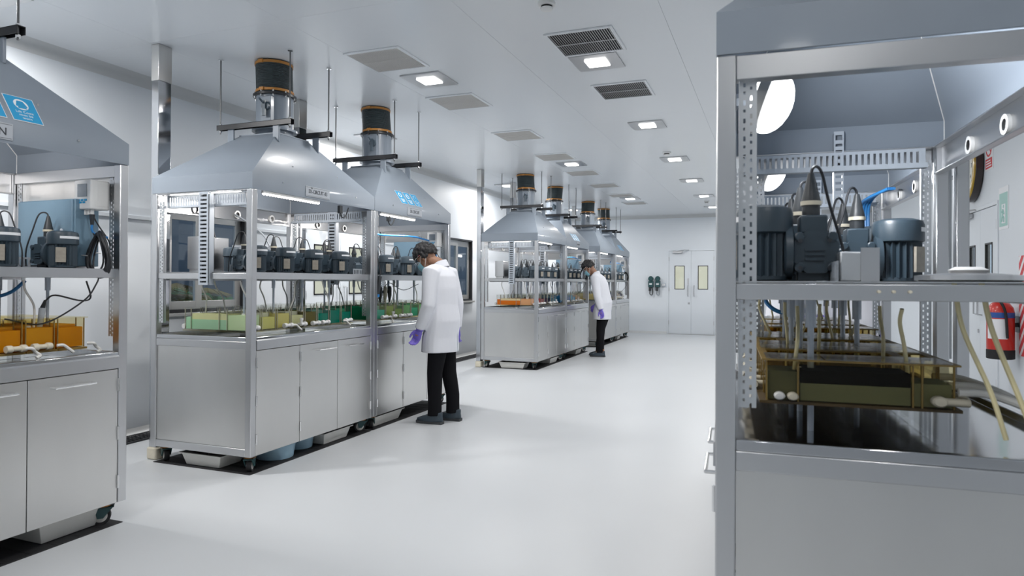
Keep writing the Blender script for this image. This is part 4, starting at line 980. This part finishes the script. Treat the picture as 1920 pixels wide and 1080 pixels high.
for key, pm, e0, e1, ul, short, liqs, mf, mbk, D in ROWS:
    loc, rz = pm.translation, pm.to_euler().z
    right = not near_first(key)
    u_ = unit(ul, loc, rz, e0, e1, right=right, dz=DZ if right else 0)
    h_ = hood(HL[key], loc, rz, seed=ord(key), **HOODS[key])
    if right: u_.scale.z = ZR; h_.scale.z = ZR
    def nth(i, n, seq=None):
        return ORD[i]
    for row, xs_ in (('front', mf), ('back', mbk)):
        order = sorted(xs_, reverse=right)
        for i, x in enumerate(order):
            y, rzz = (.13, 0) if row == 'front' else (.6 if right else .5, pi)
            motor(key in 'AHBE' if row == 'front' else key in 'H', pm, x, y, rzz, '%s grey gear motor from the near end, %s row on the %s shelf' % (ORD[i], row, short), DZ if right else 0, 1.16 if right else 1)
    for i in range(7 if right else 8):
        x = .165+i*.1575 if not right else UL-.31-i*.1575
        up_c, lo_c = liqs[i]; st = 2 if right else int(key == 'A')
        fr = {'A': .75, 'H': .56, 'B': .62, 'D': .68}.get(key, .55); lv = {'D': .66, 'H': .8 if i == 0 else .42, 'I': .4, 'A': .8, 'B': .78}.get(key, .82)
        see = .05 if key in 'AD' or (key == 'H' and i == 0) else (.62 if key in 'HI' and i > 0 else .22)
        tubes = []
        if i % 4 != 3: tubes.append((.08+.05*(i % 3), 'tubey' if key in 'HI' else 'tubew'))
        if i % 3 == 0: tubes.append((D-.1, 'tubey' if key in 'HIA' else 'tubew'))
        tk_ = tank(pm, x, .135 if not right else .135, D, i % 2 == 1, up_c, lo_c, fr, lv, st, '%s mixer tank from the near end of the %s' % (ORD[i], short), see, tubes, lid=(i % 3 != 1), hose=(1 if i % 2 == 0 else .5) if (i+ord(key)) % 4 == 0 or key == 'A' and i > 4 else 0, seed=i+ord(key), right=right, near=key in 'ABC' or (key == 'H' and i < 3))

    if key == 'H':
        FIRST = [o for o in COL.objects if o.get('label') == 'first mixer tank from the near end of the brown-tank bench'][0]
        for yy, mm_ in ((.035, 'white'), (.07, 'cream')):
            obj('side_fitting', MB().lathe([(.0, -.002), (.0135, -.002), (.015, .004), (.015, .022), (.011, .027), (.0, .028)], (.071, yy, .022), 14, axis='x'), mm_, FIRST)
        obj('side_fitting', MB().lathe([(.0, -.002), (.017, -.002), (.019, .004), (.019, .026), (.014, .032), (.0, .033)], (.071, .43, .03), 14, axis='x').cyl((.085, .43, .03), (.085, .5, .028), .014, n=12), 'cream', FIRST)

# ------------------------------------------------------------------ equipment on and around the benches
def on(pm, x, y, z=0): return pm @ Vector((x, y, z))
PM = {r[0]: r[1] for r in ROWS}; SHORT = {r[0]: r[5] for r in ROWS}
def place(o, pm, x, y, z=0, rz=0):
    o.location = on(pm, x, y, z); o.rotation_euler = (0, 0, pm.to_euler().z+rz)
for key in 'BDF':   # stainless junction boxes at the back of the shelf
    for i, (x, wd, hh) in enumerate(((.3, .26, .24), (.68, .15, .2), (.98, .15, .2))):
        t = thing('junction_box', '%s steel junction box from the near end, back of the %s shelf' % (ORD[i], SHORT[key]), 'junction box', group='steel boxes at the back of the shelves')
        place(t, PM[key], x, .69, 1.376)
        obj('housing', MB().box(-wd/2, -.07, .025, wd/2, .07, .025+hh), 'steel', t, .004)
        obj('cover', MB().box(-wd/2+.008, -.076, .033, wd/2-.008, -.0705, .017+hh), 'beige' if i else 'steel', t, .002)
        ft = MB()
        for a in (-1, 1): ft.box(a*(wd/2-.03)-.02, -.06, .001, a*(wd/2-.03)+.02, .06, .0245)
        obj('foot', ft, 'steel', t)
        gl = MB()
        for q in range(4): gl.cyl((wd/2-.03, -.076, .08+q*.022), (wd/2-.03, -.1, .075+q*.022), .008, n=8)
        obj('cable_glands', gl, 'plug', t)
for key in 'ACEG':  # blue control cabinet, controller and cable coil at the far end
    t = thing('control_cabinet', 'blue-grey control cabinet at the far end of the %s shelf' % SHORT[key], 'cabinet', group='blue-grey control cabinets')
    place(t, PM[key], 1.37, .0, 1.3765)
    obj('housing', MB().box(-.07, .16, .012, .065, .6, .37), 'cab', t, .004)
    obj('door', MB().box(-.082, .166, .018, -.0705, .594, .364), 'cab', t, .003)
    obj('door_lock', MB().cyl((-.082, .23, .2), (-.094, .23, .2), .012, n=12), 'chrome', t)
    obj('foot_rail', MB().box(-.06, .2, .0005, .055, .22, .0115).box(-.06, .57, .0005, .055, .59, .0115), 'steel', t)
    t = thing('controller', 'white controller with grey screen and blue keys on the %s far post' % SHORT[key], 'controller', group='white screen controllers')
    place(t, PM[key], 1.385, .14, 1.77)
    obj('case', MB().box(-.06, -.062, -.078, .05, .062, .078), 'white', t, .006)
    obj('bracket', MB().box(.05, -.03, -.04, .064, .03, .04), 'steel', t)
    obj('screen', MB().box(-.0625, -.036, -.012, -.0602, .036, .056), 'screen', t, .001)
    bt = MB()
    for a, b in ((-.026, -.03), (.0, -.03), (.026, -.03), (-.013, -.042), (.013, -.042)): bt.box(-.0625, a-.009, b-.005, -.0602, a+.009, b+.005)
    obj('key', bt, 'sign', t)
    obj('vent_ribs', MB().box(-.02, -.064, .0, .03, -.062, .05).box(-.02, -.064, -.03, .03, -.062, -.01), 'white', t)
    obj('side_cover', MB().box(-.035, -.0635, -.06, .04, -.0622, .06), 'white', t)
    gl = MB()
    for a in (-.035, -.012, .012, .035): gl.cyl((-.03, a, -.0785), (-.03, a, -.105), .009, n=10)
    obj('cable_glands', gl, 'white', t)
    obj('black_lead', MB().cyl((-.03, -.035, -.105), (-.03, -.035, -.16), .014, .008, n=10), 'plug', t)
    obj('blue_lead', MB().tube(bez([(-.03, -.035, -.155), (-.03, -.036, -.19), (-.01, -.045, -.215), (.04, -.062, -.225)], 6), .0065, 7), 'blueh', t)
    obj('thin_lead', MB().tube(bez([(-.01, -.012, -.105), (.01, -.03, -.16), (.04, -.06, -.23), (.05, -.07, -.27)], 6), .004, 6), 'cable', t)
    t = thing('cable_coil', 'coil of black cable hung on the far post of the %s' % SHORT[key], 'cable coil', group='black cable coils')
    place(t, PM[key], 1.372, .085, 1.455)
    rr = random.Random(ord(key)); mb = MB()
    for q in range(13):
        pts = []; ra, rb = rr.uniform(.075, .115), rr.uniform(.09, .122); ox, oz, dx = rr.uniform(-.008, .008), rr.uniform(-.012, .008), rr.uniform(-.022, .022); tl_ = rr.uniform(-.25, .25)
        for j in range(25):
            a = 2*pi*j/24; pts.append((dx+.012*sin(a*2)+tl_*.03*sin(a), -.005+ox+ra*.66*cos(a)+.3*dx, oz+rb*sin(a)))
        mb.tube(pts, .0048, 6)
    obj('loops', mb, 'cable', t)
    obj('tie', MB().tube([(-.035, -.075, 0), (-.04, -.055, .004), (-.03, -.03, .002)], .003, 5).tube([(-.03, .035, -.01), (-.04, .06, -.008), (-.03, .08, -.006)], .003, 5), 'white', t)
    obj('hook', MB().tube([(.045, 0, .09), (.01, 0, .1), (-.02, 0, .098), (-.026, 0, .11)], .004, 6), 'steel', t)
    obj('tail', MB().tube(bez([(0, -.02, -.1), (-.05, -.06, -.16), (-.1, -.03, -.25), (-.25, .05, -.36), (-.4, .1, -.33)], 6), .004, 6), 'cable', t)
    t = thing('air_hose', 'bright blue hose looping under the hood at the %s far end' % SHORT[key], 'hose', group='blue air hoses')
    place(t, PM[key], 0, 0, 0)
    pts = bez([(.06, .06, 1.86), (.12, .12, 1.83), (.3, .2, 1.765), (.6, .2, 1.765), (.95, .16, 1.775), (1.29, .16, 1.755)], 7) if key != 'A' else bez([(.4, .4, 1.84), (.75, .42, 1.86), (.98, .44, 1.84), (1.05, .45, 1.78), (1.06, .45, 1.6), (1.06, .45, 1.39)], 7)
    obj('hose', MB().tube(pts, .009, 8), 'blueh', t)
    if key == 'A': obj('second_hose', MB().tube([Vector(p)+Vector((.0, .03, .018)) for p in pts], .009, 8), 'blueh', t)
t = thing('sensor_cluster', 'three dark sensors clamped on a teal bar below the lime-tank bench shelf', 'sensor'); place(t, PM['C'], .6, .3, 1.2)
obj('bar', MB().box(-.13, -.012, .0, .13, .012, .024).box(-.12, -.008, .024, -.105, .008, .125).box(.105, -.008, .024, .12, .008, .125), 'cab', t)
for q in (-.09, .0, .08): obj('sensor', MB().lathe([(.006, -.1), (.012, -.07), (.02, -.03), (.02, .04), (.012, .06)], (q, -.034, .01), 12), 'plug' if q else 'cream', t)
obj('lead', MB().tube(bez([(.0, -.03, .07), (.05, -.06, .1), (.2, -.12, .03), (.36, -.2, .09)], 6), .004, 6), 'greyc', t)
t = thing('hanging_lead', 'grey lead from a white grommet down to the yellow-to-green bench motors', 'cable'); place(t, PM['B'], 0, 0, 0)
obj('lead', MB().tube(bez([(.76, .885, 1.866), (.8, .78, 1.8), (.84, .66, 1.7), (.86, .6, 1.6)], 6), .007, 7), 'greyc', t)
t = thing('hanging_lead', 'dark lead slanting past the vertical slotted trunking of the yellow-to-green bench', 'cable'); place(t, PM['B'], 0, 0, 0)
obj('lead', MB().tube(bez([(.36, .88, 1.84), (.34, .78, 1.8), (.3, .66, 1.72), (.3, .62, 1.63)], 6), .006, 7), 'cable', t)
# hoses slung below the shelf of the amber bench, probe
t = thing('sling_hose', 'dark blue hose slung below the amber-tank bench shelf', 'hose'); place(t, PM['A'], 0, 0, 0)
obj('hose', MB().tube(bez([(1.16, .33, 1.31), (1.1, .35, 1.25), (1.0, .35, 1.225), (.9, .36, 1.24), (.85, .36, 1.31)], 7), .009, 8), 'blueh', t)
t = thing('probe', 'grey hand probe with black lead dipping in the amber tanks', 'probe'); place(t, PM['A'], 1.16, .22, 1.12)
obj('grip', MB().cyl((0, 0, -.06), (.016, 0, .05), .012, .016, 12), 'trunk', t)
obj('sleeve', MB().cyl((.0163, 0, .0505), (.03, 0, .09), .012, .006, 10), 'plug', t)
obj('lead', MB().tube(bez([(.03, 0, .088), (.08, .0, .115), (.2, -.02, .085), (.26, -.02, .1), (.25, 0, .19)], 7), .0045, 6), 'cable', t)
# cable risers behind the posts
for i, (x, y, lb) in enumerate(((-4.255, 3.685, 'tall square steel cable riser at the near back corner of the yellow-to-green bench'), (-4.275, 5.27, 'steel cable riser behind the duct between the yellow-to-green and lime benches'), (-4.255, 9.5, 'tall square steel cable riser at the near back corner of the orange-tank bench'), (-4.275, 10.95, 'steel cable riser behind the hoods of the orange and blue benches'), (-4.275, 14.8, 'steel cable riser behind the hoods of the straw and navy benches'))):
    t = thing('cable_riser', lb, 'riser', (x, y, 0), 0, 'steel cable risers')
    w2, l2 = .035, .055
    obj('lower_duct', MB().box(-w2, -l2, .09, w2, l2, 2.79), 'worktop', t, .003)
    obj('upper_duct', MB().box(-w2-.003, -l2-.003, 2.7905, w2+.003, l2+.003, ZC-.001), 'panel', t, .003)
    obj('plinth', MB().box(-w2-.012, -l2-.012, .0005, w2+.012, l2+.012, .0895), 'cream', t, .012)
# rubber mats, trays and tubs under the benches
for key in 'ABCDEFG':
    t = thing('rubber_mat', 'black rubber mat under the %s' % SHORT[key], 'mat', PM[key].translation, PM[key].to_euler().z, 'black mats under the benches')
    obj('sheet', MB().box(.01, .012, .0005, UL-.01, .9, .004), 'rubber', t)
    tk = MB()
    for k in range(12): tk.box(.03+k*.121, .02, .004, .036+k*.121, .89, .0055)
    obj('ribs', tk, 'rubber', t)
def tray(key, x, y, lx, ly, h, lab, m='tray', rz=0):
    t = thing('tray' if m == 'tray' else 'tub', lab, 'tray' if m == 'tray' else 'tub', group=None); place(t, PM[key], x, y, .0056, rz)
    a, b = lx/2, ly/2; k = .84; e = .006
    def rg(s, z, o=0): return [(q[0]*(a*s-o), q[1]*(b*s-o), z) for q in ((-1, -1), (1, -1), (1, 1), (-1, 1))]
    mb = MB().loft([rg(k, 0), rg(1, h), rg(1, h, e), rg(k, e, e)])
    obj('basin', mb, m, t, .004)
    rm = MB().loft([rg(1, h-.003, 0), rg(1, h-.003, -.014), rg(1, h+.004, -.014), rg(1, h+.004, 0), rg(1, h-.003, 0)], caps=False)
    obj('rim', rm, m, t)
    return t
tray('B', .15, .47, .24, .36, .085, 'white tray on the mat at the near end of the yellow-to-green bench')
tray('B', 1.04, .2, .36, .3, .09, 'white tray below the third door of the yellow-to-green bench')
tray('C', .33, .2, .5, .3, .09, 'white tray below the first door of the lime-tank bench')
tray('A', 1.24, .22, .34, .3, .1, 'worn white tray below the far door of the amber bench')
tray('D', .14, .42, .22, .42, .085, 'white tray at the near end below the orange-tank bench')
tray('D', 1.0, .2, .4, .3, .085, 'white tray below the doors of the orange-tank bench')
tray('E', 1.0, .2, .36, .3, .085, 'white tray below the doors of the blue-tank bench')
tray('F', .3, .3, .4, .4, .085, 'white tray below the straw-tank bench behind the bending technician')
tray('G', .6, .2, .3, .3, .085, 'white tray below the navy-tank bench')
def tub(key, x, y, r, h, lab):
    t = thing('tub', lab, 'tub'); place(t, PM[key], x, y, .0056)
    obj('bucket', MB().lathe([(r*.88, 0), (r, h), (r-.005, h), (r*.88-.005, .005)], n=28, caps=True), 'bluetub', t)
    obj('rim', MB().lathe([(r, h-.012), (r+.008, h-.01), (r+.008, h), (r, h)], n=28, caps=False), 'bluetub', t)
tub('B', .46, .19, .15, .108, 'translucent blue tub below the first and second doors of the yellow bench')
tub('B', .76, .22, .12, .106, 'smaller blue tub right of the larger one below the yellow bench')
# brown tank bench: hoses, loose tubes
PMH = PM['H']
t = thing('drain_hose', 'three thick white hoses leaving the brown tank across the worktop', 'hose'); place(t, PMH, 0, 0, 0)
for k, (x, z, dy) in enumerate(((1.26, 1.03, 0), (1.17, 1.035, .02), (1.02, 1.04, .03))):
    obj('hose', MB().tube(bez([(x, .61, z), (x+.005, .68, z-.002), (x+.06+.03*k, .76, z-.03), (x+.1+.05*k, .83, .955), (x+.13+.06*k, .872, .945)], 7), .0105, 9), 'tubew', t)
t = thing('loose_tube', 'two yellowed tubes hanging from the shelf to the worktop, right of the brown tank', 'tube'); place(t, PMH, 0, 0, 0)
obj('tube', MB().tube(bez([(1.33, .58, 1.32), (1.33, .6, 1.2), (1.36, .65, 1.05), (1.37, .68, .935)], 7), .006, 8), 'tubey', t)
obj('tube', MB().tube(bez([(1.33, .64, 1.32), (1.34, .66, 1.2), (1.37, .71, 1.03), (1.37, .74, .935)], 7), .0065, 8), 'tubey', t)
t = thing('steel_disc', 'low steel disc and clamp on the close right-hand shelf', 'fitting'); place(t, PMH, 1.3, .62, 1.376+DZ)
obj('disc', MB().lathe([(.0, 0), (.11, .0), (.12, .004), (.12, .016), (.06, .022), (.0, .024)], n=32), 'steel', t)
obj('boss', MB().lathe([(.04, .02), (.045, .03), (.03, .038)], n=20), 'white', t)
t = thing('drive_cover', 'clear-sided drive cover box between the two nearest right-hand motors', 'box'); place(t, PMH, 1.2, .365, 1.3765+DZ)
obj('cover', MB().box(-.2, -.045, 0, .1, .045, .08), 'galv', t, .004)
obj('end_plate', MB().box(.1005, .005, -.0, .106, .05, .09), 'steel', t)
t = thing('air_hose', 'bundle of blue hoses on the far post of the rear right bench', 'hose'); place(t, PM['I'], 0, 0, 0)
for k in range(4): obj('hose', MB().tube(bez([(.5, .84-.01*k, 1.86), (.3, .8-.02*k, 1.86-.01*k), (.12, .78-.015*k, 1.80), (.1, .78-.012*k, 1.6), (.1, .78, 1.4)], 6), .009, 7), 'blueh', t)
t = thing('sling_hose', 'blue hose hanging in a loop below the rear right bench shelf', 'hose'); place(t, PM['I'], 0, 0, 0)
obj('hose', MB().tube(bez([(.5, .15, 1.31), (.5, .16, 1.2), (.5, .25, 1.14), (.5, .38, 1.16), (.5, .42, 1.31)], 7), .012, 8), 'blueh', t)
t = thing('sampling_pen', 'black sampling pen clipped at the front of the lime-tank bench post', 'probe'); place(t, PM['C'], .085, .02, 1.3)
obj('grip', MB().cyl((0, 0, -.12), (.03, 0, .06), .013, .02, 12), 'plug', t); obj('band', MB().cyl((-.001, 0, -.125), (.001, 0, -.1), .0155, n=12), 'blueh', t); obj('lead', MB().tube(bez([(.03, 0, .058), (.04, .0, .1), (.05, .03, .2), (.05, .04, .3)], 6), .005, 6), 'cable', t)
# lab bench, boxes and rack beyond the right-hand row
t = thing('side_bench', 'pale side bench beyond the right-hand workstations', 'bench', (.55, 8.55, 0))
obj('top', MB().box(-.7, -.3, .86, .35, .3, .9), 'beige', t, .004)
for x in (-.66, .31):
    for y in (-.26, .26): obj('leg', MB().box(x-.02, y-.02, 0, x+.02, y+.02, .859), 'steel', t)
t = thing('instrument_case', 'black instrument case on the side bench between the two far technicians', 'case', (.33, 8.5, .9005))
obj('body', MB().box(-.09, -.08, 0, .1, .1, .2), 'black', t, .01); obj('handle', MB().tube([(-.05, 0, .2), (-.05, 0, .23), (.05, 0, .23), (.05, 0, .2)], .008, 8), 'plug', t)
t = thing('equipment_rack', 'grey shelf rack with black units behind the right-hand benches', 'rack', (1.02, 8.6, 0))
for x in (-.14, .14):
    for y in (-.2, .2): obj('upright', MB().box(x-.012, y-.012, 0, x+.012, y+.012, 1.4), 'galv', t)
for z in (.3, .62, .86, 1.1): obj('shelf', MB().box(-.15, -.21, z, .15, .21, z+.02), 'beige', t)
for i, z in enumerate((.321, .641, .881, 1.121)):
    o = thing('rack_unit', '%s black unit up in the grey shelf rack' % ORD[i], 'instrument', (1.02, 8.56, z), 0, 'black units in the shelf rack')
    obj('case', MB().box(-.11, -.15, 0, .11, .15, .11), 'black', o, .006); obj('front_panel', MB().box(-.1, -.156, .01, .1, -.1505, .1), 'motord', o); obj('switch', MB().cyl((.07, -.1565, .055), (.07, -.165, .055), .012, n=10), 'red', o)

# ------------------------------------------------------------------ technicians
person('technician in white coat and face mask bending over the lime-tank bench, back half turned', (-2.895, 5.62, 0), pi, .03, .14, .7,
       ((.03, .235, 1.1), (.13, .215, .87)), ((-.03, -.245, 1.1), (-.02, -.25, .86)), 1, (.03, -.06), nk=1.0)
person('technician in white coat with black hair bending at the blue-tank bench, in profile', (-2.82, 11.68, 0), pi, .1, .72, .72,
       ((.06, .235, 1.06), (.0, .21, .83)), ((.1, -.23, 1.08), (.2, -.2, .9)), 1, (.03, .1), 1.0, sock=True)
person('standing technician in white coat beyond the right-hand benches, nearest the rack', (.76, 7.5, 0), R(80), .05, .1, .3, None, None, 0)
person('standing technician in white coat beyond the right-hand benches, farther from the rack', (.08, 7.4, 0), R(30), .08, .3, .4, ((.08, .24, 1.08), (.26, .12, .99)), ((.1, -.2, 1.08), (.3, -.1, .99)), 0)

bpy.data.scenes.remove(TMP)
